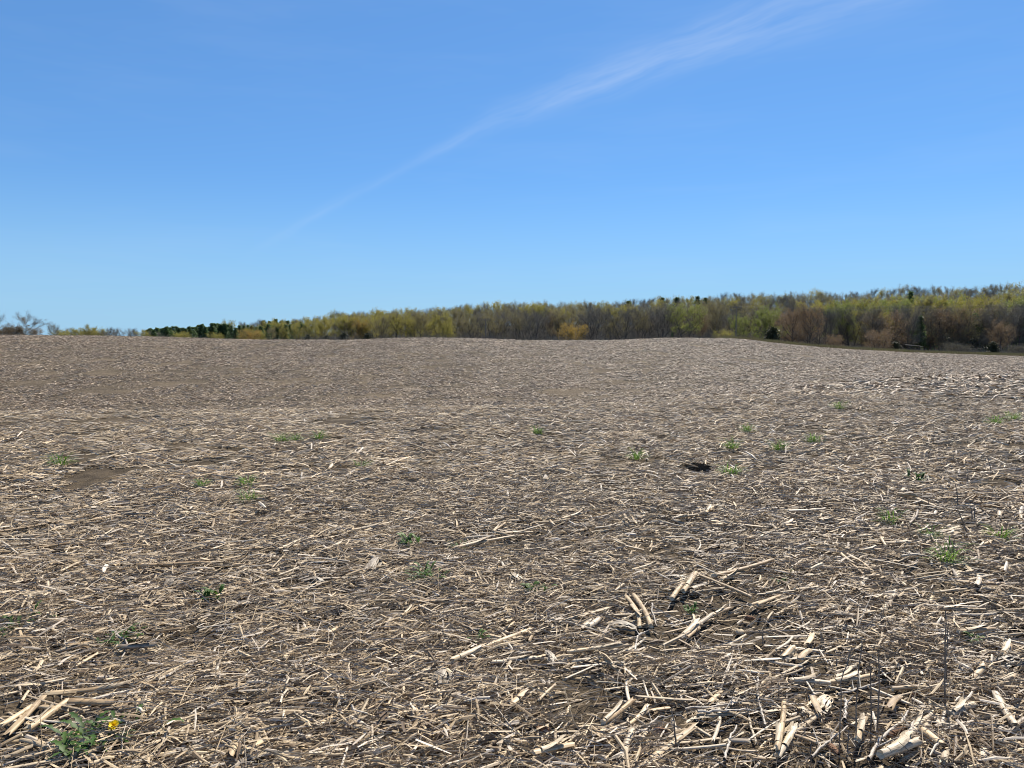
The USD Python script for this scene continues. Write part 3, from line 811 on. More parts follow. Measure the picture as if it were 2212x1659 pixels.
# ------------------------------------------------------------------ corn stalks lying on the ground
# zoomed views of the photograph: origin and scale of each, then x1 y1 x2 y2 thickness, tone (p pale, t tan, g grey, w white), s = split open
V5, V6, V7, V8 = (0, 2080), (1000, 2080), (2000, 2080), (2840, 2080)
M1, M2, M3, M4 = (0, 1380), (1000, 1380), (2000, 1380), (2840, 1380)
STALKS = {
    V5: '60 110 140 50 14 p|0 535 300 425 26 p|310 345 440 200 16 t|320 500 680 350 22 p|215 445 262 370 26 w|222 455 345 548 38 g|890 382 930 320 42 ps|960 308 1150 255 26 p|1020 405 1290 372 28 g|1050 456 1250 405 22 p|'
        '1120 125 1560 100 30 t|1560 98 1985 112 26 t|880 125 990 45 34 ts|470 170 610 100 26 p|510 740 730 700 32 t|430 790 720 722 26 g|960 775 1220 778 42 g|590 890 760 785 24 p|345 1128 620 1105 46 p|600 1110 1240 1052 42 t|'
        '70 1440 350 1130 64 ps|225 1390 530 1180 46 p|540 1195 900 1205 52 t|890 1215 1010 1240 46 t|330 1222 540 1250 36 p|1090 1390 1150 1170 36 p|1390 1600 1800 1420 46 p|1790 1650 1920 1350 74 ps|1890 1600 2074 1505 52 p|1650 1640 1790 1480 42 ws|'
        '1500 912 1730 838 36 ts|1420 1000 1560 930 26 p|0 1500 180 1422 26 p|0 1390 230 1235 40 p|100 690 330 690 22 t|1720 760 1890 700 22 p|1180 620 1440 605 26 t|690 1180 860 1120 20 w|340 980 520 940 22 g|1300 1330 1560 1260 20 w',
    V6: '620 195 745 155 24 p|270 312 460 225 28 g|1045 500 1165 438 30 p|845 600 1040 520 22 p|1050 522 1220 550 22 p|1500 640 1860 530 20 p|1190 402 1700 412 28 t|1430 880 2066 615 46 p|1000 1072 1420 872 38 p|600 1092 980 990 32 t|'
        '390 1362 600 1230 48 ps|1020 1285 1260 1220 46 p|810 1000 1370 830 24 t|1750 872 2074 846 42 w|1700 850 2074 800 26 g|70 650 350 740 28 g|130 800 190 720 38 p|380 822 600 770 28 p|385 1080 480 920 34 ps|0 1400 380 1640 46 t|'
        '380 1640 620 1560 36 t|1330 1280 1342 1090 20 p|1500 1490 1840 1360 24 p|830 1420 1200 1300 24 t|1890 1230 2020 1130 54 ps|830 1180 910 1182 58 p|0 445 220 435 22 p|480 660 550 600 32 p|660 650 900 520 28 g|680 690 890 630 28 g|'
        '0 1010 330 900 26 t|100 500 280 470 22 t|1230 1000 1440 940 30 g|560 1440 620 1400 40 p|1860 600 1925 545 28 p',
    V7: '0 838 100 845 36 w|260 822 740 770 38 p|430 862 780 768 26 p|780 340 930 600 42 p|715 350 860 600 34 p|1075 372 1160 255 42 p|1165 328 1270 190 42 p|1215 306 1340 258 40 ws|1290 190 1700 350 28 p|1460 226 1640 168 32 p|'
        '1400 190 1850 75 36 t|1140 676 1390 490 42 w|1390 500 1540 438 32 t|1010 640 1300 560 20 t|200 562 580 450 42 ps|380 612 450 540 48 ws|430 612 530 540 48 w|250 70 430 110 28 p|480 10 750 55 28 p|770 160 990 105 24 p|'
        '1690 420 1920 350 22 p|1750 330 2074 300 22 p|540 1362 780 1190 44 t|500 1440 620 1340 42 ps|690 1655 760 1410 58 w|0 1612 310 1540 52 p|870 1650 1250 1380 54 ps|800 1602 990 1552 40 t|1890 1585 1960 1190 42 p|1900 1600 2050 1390 48 w|'
        '1530 1480 1680 1490 42 g|1950 850 2030 770 54 p|590 502 1130 498 22 p|750 1360 900 1240 30 p|40 1180 170 1060 24 p|880 1240 1060 1215 34 ts|1360 1190 1460 1100 46 ps|640 310 700 270 24 p|60 500 180 600 34 ws|1200 680 1290 600 30 t',
    V8: '950 1612 1250 1512 78 w|1260 1280 1490 1532 38 g|1160 1470 1330 1290 52 w|1290 1430 1430 1542 58 p|1500 1292 1700 1210 66 w|1390 1300 1450 1452 34 ws|1860 1180 1990 1420 58 w|1762 1655 1750 1550 52 w|1445 1655 1460 1570 46 w|430 1150 500 1312 48 ps|'
        '270 1012 560 1020 42 w|560 1020 930 980 36 p|1560 640 1830 625 38 t|1340 440 1750 442 28 t|1730 350 1900 440 30 t|1110 565 1300 450 22 p|980 462 1070 310 52 ws|470 492 550 440 52 ps|600 490 830 522 36 w|440 600 780 665 22 p|'
        '0 412 190 340 28 p|290 310 580 290 22 p|1900 830 1980 740 42 t|1680 1000 1770 910 48 p|1870 1050 2030 1000 36 p|1420 732 1490 680 42 ps|650 20 830 170 22 p|700 20 880 150 20 p|210 862 280 770 54 w|330 850 390 780 48 p|'
        '850 200 940 185 22 p|820 270 850 200 30 ws|1700 280 1720 200 34 ws|1370 340 1640 310 20 p|1570 80 1790 100 20 t|1050 1080 1250 1060 36 t|780 1500 850 1330 46 p|1420 1380 1480 1260 36 g|1720 1500 1960 1440 34 p|1960 1440 2074 1330 40 g|1030 1230 1090 1130 56 ts|270 1440 460 1500 30 t|380 740 430 660 40 ps',
    M1: '930 1152 1180 1150 22 g|640 1112 940 1015 22 p|780 1342 940 1282 26 g|1510 1132 1600 1080 24 p|220 1442 560 1392 22 t|1450 1202 1660 1160 24 w|690 742 1290 650 18 p|330 600 430 575 18 p|240 630 400 622 18 p|910 1040 1160 990 20 g|'
        '0 1300 560 1205 18 t|1180 1040 1380 1035 16 p|500 1240 820 1190 22 p|760 575 940 560 16 p|1480 720 1580 705 18 w|1160 700 1290 690 16 t|1270 655 1520 665 16 g|1440 1180 1560 1120 20 p|1180 825 1320 810 20 p|1840 1040 2060 1030 18 t|1660 860 1890 890 16 g|'
        '720 1190 1020 1130 18 t|860 1085 1040 1070 22 g|130 1130 310 1115 18 p|1080 1600 1330 1560 22 t|1640 1440 1830 1400 18 p',
    M2: '620 1300 950 1238 28 p|90 1424 620 1300 26 p|1470 1432 1930 1340 28 p|1760 1300 1930 1342 24 p|440 1432 620 1370 26 g|930 772 1110 715 22 p|880 748 1100 712 16 p|950 972 1170 960 18 w|320 1345 600 1330 22 t|800 1480 930 1570 26 p|'
        '1750 1290 1850 1220 20 p|400 605 560 582 16 p|640 905 880 880 16 w|820 490 1080 470 14 p|120 810 215 800 16 t|340 880 430 835 18 p|500 700 640 690 18 p|480 800 520 770 22 p|1060 1210 1200 1190 22 t|1580 780 1720 800 22 t|1720 800 1840 790 20 p|'
        '0 990 160 960 18 p|130 1090 400 1050 16 p|1270 1170 1450 1150 18 t|1110 600 1260 650 16 p|410 640 560 610 18 t|1860 1310 2070 1305 22 p|1320 655 1440 660 20 t|20 440 280 420 14 p|940 560 1110 545 14 p|180 1400 350 1350 20 p|860 1250 960 1235 24 p',
    M3: '1070 1122 1220 1100 22 w|1090 1190 1280 1165 20 p|710 1170 740 1240 28 p|760 1170 800 1230 22 ps|220 1202 390 1160 24 p|0 1220 220 1212 20 p|1370 1220 1830 1262 24 p|1340 1152 1390 1110 30 p|1030 1350 1190 1387 26 p|730 1415 860 1436 24 p|'
        '440 855 690 858 14 p|460 660 570 665 16 p|640 1410 720 1450 22 t|130 1210 170 1270 22 t|820 1095 900 1110 26 g|950 1040 1040 1110 26 t|540 1450 640 1530 22 p|930 965 1010 1010 16 p|1500 900 1640 912 16 p|1090 1210 1180 1240 26 g|1330 810 1500 770 12 t|'
        '0 835 140 850 16 t|190 1140 260 1120 18 p|480 1260 700 1240 20 g|1150 770 1290 760 14 p|500 620 590 615 16 p|1370 1390 1590 1395 18 t|1600 905 1680 890 14 p',
    M4: '230 1152 530 1138 24 w|480 1192 740 1202 22 p|980 1386 1200 1386 26 p|1090 1002 1240 1020 26 t|1230 1022 1390 1092 22 p|800 1435 960 1435 22 p|1200 1310 1340 1285 24 p|790 880 890 872 18 p|1440 1320 1560 1300 22 p|780 850 890 845 16 t|200 1240 290 1225 34 w|'
        '500 1215 640 1195 22 t|1110 990 1160 972 22 w|1700 1430 1800 1360 20 p|1480 835 1550 825 18 w|1020 815 1100 820 18 w|560 1050 650 1040 16 p|960 1340 1000 1410 22 p|1880 1190 1890 1150 24 p|1870 1480 2070 1530 20 t|780 1335 900 1325 22 p|240 510 380 515 14 p|1040 440 1130 445 14 w|1520 1220 1640 1180 18 t|1180 1240 1260 1130 16 g',
}
TONE = {'p': 'pale', 't': 'tan', 'g': 'grey', 'w': 'white'}
TONEWORD = {'pale': 'straw-coloured', 'tan': 'brownish', 'grey': 'dark grey', 'white': 'bleached whitish'}


def stalk_meshes(L, D, split, seed, bend):
    """a piece of corn stalk along x from 0 to L: ringed at the nodes, oval, bent a little, ends ragged and open"""
    g = np.random.default_rng(seed)
    sides = 10 if D > 0.014 else 8
    k = int(np.clip(L / 0.018, 7, 30))
    t = np.linspace(0, 1, k)
    node_at = np.arange(g.uniform(0.04, 0.14), L, g.uniform(0.12, 0.18))
    xs = np.sort(np.concatenate([t * L] + [[n - 0.004, n, n + 0.004] for n in node_at if 0.012 < n < L - 0.012])) if not split else t * L
    bulge = sum(0.13 * np.exp(-((xs - n) / 0.005) ** 2) for n in node_at) if len(node_at) else 0 * xs
    r = D / 2 * (1 + bulge) * (1 - 0.10 * xs / L) * (1 + 0.05 * meshkit.noise(np.stack([xs * 30, 0 * xs, 0 * xs + seed], -1)) - 0.025)
    mid = np.stack([xs, bend * L * (4 * (xs / L) * (1 - xs / L)) + g.normal(0, 0.002, len(xs)) * L * 0.2, 0 * xs], 1)
    kink = g.normal(0, 0.07)
    mid[:, 1] += np.where(xs > L * 0.55, (xs - L * 0.55) * kink, 0)
    flat = g.uniform(0.6, 0.95)
    if split:
        a = np.linspace(-0.12 * np.pi, 1.12 * np.pi, 9)
        flat *= 0.55
    else:
        a = np.arange(sides) * 2 * np.pi / sides
    groove = 1 - g.uniform(0.08, 0.30) * np.exp(-((np.angle(np.exp(1j * (a - g.uniform(0, 6.28))))) / 0.35) ** 2)
    cs, sn = np.cos(a) * groove, np.sin(a) * groove * flat
    ring = np.stack([0 * a, cs, sn], -1)
    v = mid[:, None] + r[:, None, None] * ring[None]
    frayed = g.uniform(0.15, 1.6 if split else 0.95, 2) * D
    v[0, :, 0] += g.uniform(-1, 1, len(a)) * frayed[0]
    v[-1, :, 0] += g.uniform(-1, 1, len(a)) * frayed[1]
    n = len(xs)
    wrap = not split
    vo = v.reshape(-1, 3)
    out = (vo, grid_faces(n, len(a), wrap)[:, [0, 2, 1]])
    if split:                                   # inner face, so the half shell has thickness
        vi = (mid[:, None] + (r[:, None, None] - 0.0022) * ring[None] + np.array([0, 0, -0.0004])).reshape(-1, 3)
        vi = vi.reshape(n, len(a), 3)
        vi[0, :, 0], vi[-1, :, 0] = v[0, :, 0], v[-1, :, 0]
        vi = vi.reshape(-1, 3)
        return [out, (vi, grid_faces(n, len(a), False))], None, r
    caps = []
    for row_, sgn in ((0, 1), (n - 1, -1)):
        c = mid[row_] + [sgn * D * g.uniform(0.1, 0.6), 0, 0]
        pv = np.vstack([v[row_] * 0.995 + c * 0.005, c[None]])
        i = np.arange(len(a))
        f = np.stack([i, (i + 1) % len(a), np.full(len(a), len(a))], 1)
        caps.append((pv, f if sgn > 0 else f[:, [0, 2, 1]]))
    return [out], caps, r


def sheath_mesh(L, D, seed):
    """a torn leaf wrapped round part of a stalk and flaring off it"""
    g = np.random.default_rng(seed)
    x0 = g.uniform(0.05, 0.4) * L
    ln = min(g.uniform(0.10, 0.22), L * 0.6)
    k = 9
    t = np.linspace(0, 1, k)
    a0, span = g.uniform(0.2, 0.9), g.uniform(1.6, 2.6)
    a = a0 + np.linspace(0, 1, 7)[None] * span * (1 - 0.55 * t[:, None])
    rr = D / 2 * (1.07 + 0.05 * t[:, None]) + (t[:, None] ** 2) * D * g.uniform(0.2, 0.9)
    v = np.stack([x0 + t[:, None] * ln + 0 * a, rr * np.cos(a), rr * np.sin(a)], -1)
    v[-1, :, 0] += g.uniform(-0.5, 0.5, 7) * ln * 0.3
    return v.reshape(-1, 3), grid_faces(k, 7)


def place_stalk(P, Q, D, tone, split, seed, lift=0.0):
    g = np.random.default_rng(seed)
    P, Q = np.array(P, float), np.array(Q, float)
    L = float(np.linalg.norm((Q - P)[:2]))
    t = np.linspace(0, 1, 7)
    gx, gy = P[0] + (Q[0] - P[0]) * t, P[1] + (Q[1] - P[1]) * t
    gz = ground_z(gx, gy)
    fit = np.polyfit(t, gz, 1)
    up = float((gz - np.polyval(fit, t)).max()) * 0.6
    P[2], Q[2] = np.polyval(fit, 0) + up + D * 0.45 + 0.019 + lift, np.polyval(fit, 1) + up + D * 0.45 + 0.019 + lift
    ex = unit(Q - P)
    ey = unit(np.cross([0, 0, 1.0], ex))
    ez = np.cross(ex, ey)
    M = np.eye(4)
    M[:3, 0], M[:3, 1], M[:3, 2], M[:3, 3] = ex, ey, ez, P
    big = D > 0.0155
    shells, caps, _ = stalk_meshes(L, D, split, seed, g.normal(0, 0.018))
    mat = stalk_mats[tone]
    x = UsdGeom.Xform.Define(stage, numbered('/World', 'corn_stalk'))
    x.AddTransformOp().Set(Gf.Matrix4d(*M.T.ravel().tolist()))
    pr = x.GetPrim()
    part('rind', join(shells), mat, pr, smooth=50)
    if caps is not None:
        for cp_ in caps:
            part('pith', cp_, pith_mat, pr)
    if big and L > 0.15 and not split and g.random() < 0.75:
        part('leaf_sheath', sheath_mesh(L, D, seed + 1), sheath_mat, pr, smooth=True)
    return pr, L


stalk_items = []
stalk_count = 0
for origin, text in STALKS.items():
    for i, item in enumerate(text.split('|')):
        x1, y1, x2, y2, th, code = item.split()
        x1, y1, x2, y2, th = map(float, (x1, y1, x2, y2, th))
        s = 1.0 / 2.074 / 1.736
        X1, R1, X2, R2 = origin[0] / 1.736 + x1 * s, origin[1] / 1.736 + y1 * s, origin[0] / 1.736 + x2 * s, origin[1] / 1.736 + y2 * s
        P, Q = hit(X1, R1, 0.02), hit(X2, R2, 0.02)
        dist = float(np.linalg.norm((P + Q) / 2 - [0, 0, EYE]))
        D = float(np.clip(th * s * 2 * TAN_H / W0 * dist * 0.94, 0.009, 0.034))
        stalk_count += 1
        tone = TONE[code[0]]
        pr, L = place_stalk(P, Q, D, tone, 's' in code, 4000 + stalk_count, 0.006 + 0.006 * ((stalk_count * 7) % 3))
        tag(pr, category='corn stalk')
        Xm, Rm = (X1 + X2) / 2, (R1 + R2) / 2
        length = 'long' if L > 0.42 else 'short' if L < 0.17 else ''
        slope = (R1 - R2) / (X2 - X1 + 1e-6) if X2 > X1 else (R2 - R1) / (X1 - X2 + 1e-6)
        lie = 'lying level' if abs(slope) < 0.12 else 'lying end-on' if abs(slope) > 1.6 else 'rising rightward' if slope > 0 else 'rising leftward'
        stalk_items.append((pr, ' '.join(f"{length} {TONEWORD[tone]} {'split ' if 's' in code else ''}stalk {lie} {where(Xm, Rm)}".split()), Xm))
# more broken pieces in the middle distance
g = np.random.default_rng(77)
extra = 300 - stalk_count
while extra > 0:
    r = 5.0 + 11.0 * g.random() ** 0.9
    ph = math.radians(g.uniform(-37, 37))
    cx, cy = r * math.sin(ph), r * math.cos(ph)
    if g.random() > float(cover(np.array([cx]), np.array([cy]))[0]) + 0.3:
        continue
    L = g.uniform(0.14, 0.5)
    a = float(yaws(1, g, 0.3, 0.2)[0])
    P, Q = (cx - math.cos(a) * L / 2, cy - math.sin(a) * L / 2, 0), (cx + math.cos(a) * L / 2, cy + math.sin(a) * L / 2, 0)
    if math.hypot(cx - HOLE[0], cy - HOLE[1]) < 0.5:
        continue
    tone = ['pale', 'tan', 'white', 'grey'][int(g.choice(4, p=[0.5, 0.22, 0.16, 0.12]))]
    pr, L = place_stalk(P, Q, g.uniform(0.013, 0.024), tone, g.random() < 0.2, 5000 + extra)
    tag(pr, category='corn stalk')
    Xm, Rm = project([cx, cy, float(ground_z(cx, cy))])
    lie = 'broken corn stalk lying'
    stalk_items.append((pr, ' '.join(f"{'long' if L > 0.36 else 'short'} {TONEWORD[tone]} {lie} {where(Xm, Rm)}".split()), Xm))
    extra -= 1
settle_labels(stalk_items, 'broken corn stalks strewn over the field')


# many more stalk pieces too small to tell apart, farther off
def stalk_clump(seed):
    g = np.random.default_rng(seed)
    ms = []
    for i in range(5):
        L, D = g.uniform(0.14, 0.6), g.uniform(0.010, 0.020)
        sh, caps, _ = stalk_meshes(L, D, g.random() < 0.3, seed * 10 + i, g.normal(0, 0.02))
        v, f = join(sh + (caps if caps is not None else []))
        a = float(yaws(1, g, 0.35, 0.25)[0])
        c0 = g.uniform(-0.6, 0.6, 2)
        ms.append((turn(v - [L / 2, 0, 0], a, (c0[0], c0[1], D * 0.45 + 0.015)), f))
    return join(ms)


stalk_far_mat = straw_material('stalk_pieces', [(0, (0.240, 0.179, 0.114)), (0.3, (0.368, 0.289, 0.190)), (0.6, (0.448, 0.367, 0.258)), (1, (0.512, 0.452, 0.365))], 90.0)
def bit_clump(seed):
    g = np.random.default_rng(seed)
    ms = []
    for i in range(6):
        L, D = g.uniform(0.08, 0.32), g.uniform(0.007, 0.016)
        sh, caps, _ = stalk_meshes(L, D, g.random() < 0.45, seed * 10 + i, g.normal(0, 0.02))
        v, f = join(sh + (caps if caps is not None else []))
        a = float(yaws(1, g, 0.45, 0.35)[0])
        c0 = g.uniform(-0.35, 0.35, 2)
        ms.append((turn(v - [L / 2, 0, 0], a, (c0[0], c0[1], D * 0.5 + 0.022 + g.uniform(0, 0.012))), f))
    return join(ms)


x, y, g = sector(2.2, 8.0, 9.0, 43, 16)
c = cover(x, y)
k = (g.random(len(x)) < 0.3 + 0.7 * c) & (np.hypot(x - HOLE[0], y - HOLE[1]) > 0.6)
x, y = x[k], y[k]
scatter('stalk_splinters', '/World', [bit_clump(80 + i) for i in range(14)], stalk_far_mat, x, y, ground_z(x, y), flip_yaw(len(x), g), g.uniform(0.85, 1.15, len(x)), g.integers(0, 14, len(x)),
        label='small splinters and slivers of corn stalk mixed into the foreground straw', category='corn stalk', kind='stuff')
x, y, g = sector(6.0, 48.0, 1.5, 42, 15)
c = cover(x, y)
k = g.random(len(x)) < 0.25 + 0.75 * c
k2 = np.hypot(x[k] - HOLE[0], y[k] - HOLE[1]) > 0.9
x, y = x[k][k2], y[k][k2]
scatter('far_stalk_pieces', '/World', [stalk_clump(60 + i) for i in range(12)], stalk_far_mat, x, y, ground_z(x, y), flip_yaw(len(x), g), g.uniform(0.85, 1.15, len(x)), g.integers(0, 12, len(x)),
        label='countless broken pieces of corn stalk strewn over the farther field', category='corn stalk', kind='stuff')

# ------------------------------------------------------------------ grey twigs, tall stems, husks, cobs, stubs, stones
TWIGS = [
    (V5, '20 1650 340 1540 480 1370', 14, 'pale weathered twig left of the flowering dandelion, running up right'),
    (V5, '480 640 520 590 490 720', 9, 'thin hooked whitish twig below the weed at left edge'),
    (V5, '830 560 930 650 990 690 950 820', 14, 'forked grey twig arching over a green weed on the left'),
    (V5, '1340 1030 1560 1110 1980 1130', 14, 'long grey twig lying level right of the twig-covered weed'),
    (V5, '1970 1110 2010 940 2060 880', 12, 'thin upright-looking grey twig at the left of the large husk'),
    (V5, '1200 1320 1210 1420 1240 1560', 15, 'dark grey twig standing right of the yellow flower'),
    (V6, '480 900 600 1060 620 1220', 16, 'bent grey twig in the middle left foreground'),
    (V6, '0 1310 240 1280 330 1265', 16, 'smooth grey twig lying level left of the stub of stalk'),
    (V6, '240 1390 380 1530 530 1655', 15, 'long grey twig running down right at the bottom edge'),
    (V6, '1270 1180 1560 1120 1900 1010', 10, 'fine pale twig crossing the bare soil right of the large husk'),
    (V7, '1650 870 1730 1000 1760 1190 1800 1340', 18, 'long white crooked twig standing out on the dark soil'),
    (V7, '1260 1095 1500 1010 1690 1000', 15, 'white twig arching level above the dark soil patch'),
    (V7, '1180 1210 1620 1170 1720 1050', 15, 'curved white twig running up to the crooked one'),
    (V7, '1280 1235 1560 1225 1850 1215', 16, 'straight white twig lying level under the crooked one'),
    (V7, '790 760 810 640 870 600', 14, 'forked white twig below the crossed pair of stalks'),
    (V7, '930 380 920 440 960 560', 14, 'pale wavy twig right of the crossed pair of stalks'),
    (V7, '720 1420 880 1370 960 1280 1160 1250', 14, 'pale twig winding up right near the bottom centre'),
    (V7, '1490 1600 1520 1450 1580 1340', 18, 'tan crooked twig right of the bottom centre'),
    (V8, '1540 940 1640 870 1790 830', 16, 'knobbly white twig in the right foreground'),
    (V8, '870 1590 960 1430 1120 1310 1170 1230', 22, 'thick bluish grey twig rising right beside the corn cob'),
    (V8, '1150 1500 1170 1390 1210 1330 1230 1300', 18, 'crooked white twig touching the big ringed stalk'),
    (V8, '420 1590 540 1450 710 1350', 14, 'grey-blue twig arching up right behind the big ringed stalk'),
    (V8, '0 960 20 1180 60 1330', 16, 'white twig curving down beside the tall stems'),
    (V8, '620 1100 800 1060 960 1000', 12, 'thin pale twig crossing behind the tall stems'),
    (V8, '1100 820 1350 870 1550 940', 11, 'long fine twig running down right past the pair of tall stems'),
    (V8, '950 880 1300 890 1760 960', 10, 'longest fine straw-like twig across the right foreground'),
    (V8, '680 1280 690 1180 680 1120', 20, 'stout white hooked twig between the tall stems'),
]
for i, (origin, path, th, lab) in enumerate(TWIGS):
    g = np.random.default_rng(7000 + i)
    q = np.array(list(map(float, path.split()))).reshape(-1, 2) / 2.074 / 1.736 + np.array(origin) / 1.736
    pts = np.array([hit(a, b, 0.035) for a, b in q])
    pts[:, 2] = ground_z(pts[:, 0], pts[:, 1]) + 0.032 + g.uniform(0, 0.014, len(pts))
    s_ = np.linspace(0, len(pts) - 1, len(pts) * 5)
    P = np.stack([np.interp(s_, np.arange(len(pts)), pts[:, j]) for j in range(3)], 1) + g.normal(0, 0.0022, (len(s_), 3))
    dist = float(np.linalg.norm(P.mean(0) - [0, 0, EYE]))
    rad = float(np.clip(th / 2.074 / 1.736 * 2 * TAN_H / W0 * dist * 0.5, 0.0016, 0.0062))
    base = P[0].copy()
    t = thing('dry_twig', base, label=lab, category='twig')
    P = P - base
    rr = rad * np.linspace(1.1, 0.7, len(P)) * (1 + 0.18 * (np.arange(len(P)) % 5 == 0))
    part('stem', tubes(P[None], rr[None], 6), twig_mat, t, smooth=True)
    for j in range(g.integers(1, 3)):
        k0 = g.integers(3, len(P) - 2)
        ax = unit(P[k0 + 1] - P[k0 - 1])
        side = unit(np.cross(ax, [0, 0, 1.0])) * g.choice([-1, 1])
        ln = g.uniform(0.04, 0.11)
        tt = np.linspace(0, 1, 5)[:, None]
        part('side_shoot', tubes((P[k0] + (ax * 0.7 + side * 0.6 + np.array([0, 0, 0.35])) * ln * tt + g.normal(0, 0.0015, (5, 3)) * tt)[None], (rad * np.linspace(0.65, 0.35, 5))[None], 5), twig_mat, t, smooth=True)

TALL = [
    (V8, '700 760 640 1000 640 1590', 10, 'leftmost tall thin dead stem standing in the right foreground'),
    (V8, '822 640 790 950 765 1530', 11, 'second tall thin dead stem in the right foreground, slightly leaning left'),
    (V8, '870 840 885 1200 885 1460', 12, 'third tall dead stem, straight, in the row at right foreground'),
    (V8, '930 780 945 1040 930 1440', 13, 'fourth and thickest tall dead stem of the row at right foreground'),
    (V8, '1458 430 1450 800 1468 1210', 12, 'taller left stem of the standing pair far right'),
    (V8, '1490 545 1478 800 1474 1060', 9, 'shorter right stem of the standing pair far right'),
    (V8, '705 1370 700 1480 700 1600', 12, 'short thick standing stem beside the leftmost tall stem'),
    (V8, '365 880 372 960 376 1040', 12, 'short dark standing stem left of the row of tall stems'),
    (V8, '612 790 618 850 616 920', 11, 'short dark standing stem behind the tall stems'),
    (V8, '410 1470 408 1560 410 1650', 13, 'dark standing stem at the bottom edge left of the big ringed stalk'),
    (V7, '1085 1190 1100 1380 1110 1580', 15, 'knobbly dark standing stem at the bottom right of centre'),
    (V7, '1290 660 1300 740 1320 820', 10, 'dark short stem standing right of the bleached slanting stalk'),
    (V7, '1255 540 1270 600 1285 680', 9, 'thin dark stem standing behind the bleached slanting stalk'),
    (V7, '1780 560 1785 640 1790 720', 9, 'thin dark stem standing near the tan field stone'),
    (V6, '720 540 735 620 755 700', 10, 'dark standing stem, left of a close pair in the left centre'),
    (V6, '740 530 750 620 780 690', 9, 'dark standing stem, right of a close pair in the left centre'),
    (V6, '535 400 560 450 575 500', 12, 'short dark curved stem standing left of centre'),
    (V6, '455 390 465 460 470 500', 10, 'short dark straight stem standing left of centre'),
    (V6, '1190 700 1200 770 1203 830', 9, 'thin dark stem standing above the long diagonal stalk'),
    (V6, '1060 650 1090 740 1095 800', 9, 'thin dark leaning stem left of the long diagonal stalk'),
    (V5, '830 880 840 960 845 1050', 12, 'upright grey stem in the left foreground'),
    (V5, '210 1010 240 1070 280 1140', 11, 'left of two grey stems standing at far left foreground'),
    (V5, '260 1000 300 1060 325 1120', 11, 'right of two grey stems standing at far left foreground'),
    (V5, '715 1540 730 1600 745 1660', 18, 'thick grey stem standing at the bottom edge below the dandelion'),
    (V5, '1510 640 1530 720 1540 800', 12, 'grey stem standing right of the twig-covered weed'),
    (V5, '1985 700 2010 780 2030 860', 9, 'thin stem leaning right at the edge of the left foreground'),
    (M4, '1540 890 1550 970 1555 1060', 9, 'left tall dark stem standing by the group on the right slope'),
    (M4, '1550 1080 1600 1200 1645 1310', 10, 'long dark stem leaning left on the right slope'),
    (M4, '1660 1070 1665 1130 1670 1190', 9, 'left dark stem of a close group on the right slope'),
    (M4, '1680 1060 1685 1130 1690 1190', 9, 'right dark stem of a close group on the right slope'),
    (M4, '1330 1030 1332 1070 1335 1110', 8, 'short dark stem beside the pale slanting stalk on the right slope'),
    (M4, '1790 700 1810 760 1825 820', 7, 'thin dark stem farther up the right slope'),
]
for i, (origin, path, th, lab) in enumerate(TALL):
    g = np.random.default_rng(7500 + i)
    q = np.array(list(map(float, path.split()))).reshape(-1, 2) / 2.074 / 1.736 + np.array(origin) / 1.736
    b = hit(q[-1, 0], q[-1, 1], 0.0)
    b[2] = float(ground_z(b[0], b[1]))
    pts = []
    for X, row in q[::-1]:
        d = ray(X, row)
        yy = b[1] + 0.02 * len(pts)
        pts.append([d[0] / d[1] * yy, yy, EYE + d[2] / d[1] * yy])
    pts = np.array(pts) - b
    s_ = np.linspace(0, 2, 15)
    P = np.stack([np.interp(s_, np.arange(3), pts[:, j]) for j in range(3)], 1) + np.cumsum(g.normal(0, 0.0016, (15, 3)), 0)
    P[0] = (0, 0, -0.03)
    dist = float(np.linalg.norm(b - [0, 0, EYE]))
    rad = float(np.clip(th / 2.074 / 1.736 * 2 * TAN_H / W0 * dist * 0.42, 0.0015, 0.005))
    t = thing('standing_stem', b, label=lab, category='dead stem')
    part('stem', tubes(P[None], (rad * np.linspace(1.15, 0.6, 15) * (1 + 0.25 * (np.arange(15) % 3 == 0)))[None], 6), stubble_mat, t, smooth=True)
    if P[-1, 2] > 0.2:
        for j in range(6):
            k0 = int(g.integers(3, 14))
            tt = np.linspace(0, 1, 4)[:, None]
            dr = unit(np.array([*g.normal(0, 1, 2), 0.8]))
            part('side_shoot', tubes((P[k0] + dr * g.uniform(0.02, 0.05) * tt)[None], (rad * np.linspace(0.6, 0.3, 4))[None], 5), stubble_mat, t)


def husk_mesh(L, W, seed, strips=7):
    g = np.random.default_rng(seed)
    ms = []
    for i in range(strips):
        f = (i / (strips - 1) - 0.5)
        k = 8
        t = np.linspace(0, 1, k)
        ln = L * g.uniform(0.75, 1.08)
        spread = f * W * (0.25 + 0.75 * t ** 0.8) + g.normal(0, 0.003, k)
        mid = np.stack([t * ln, spread, 0.010 + 0.35 * W * (1 - (2 * f) ** 2) * np.sin(np.pi * np.clip(t * 0.85 + 0.08, 0, 1)) + g.normal(0, 0.0015, k)], 1)
        w = W / strips * 0.95 * (0.35 + 0.65 * np.sin(np.pi * np.clip(0.15 + 0.75 * t, 0, 1)))
        v = np.stack([mid - np.array([0, 1, 0]) * w[:, None], mid + np.array([0, 0, 0.25]) * w[:, None], mid + np.array([0, 1, 0]) * w[:, None]], 1)
        ms.append((v.reshape(-1, 3), grid_faces(k, 3)))
    return ms


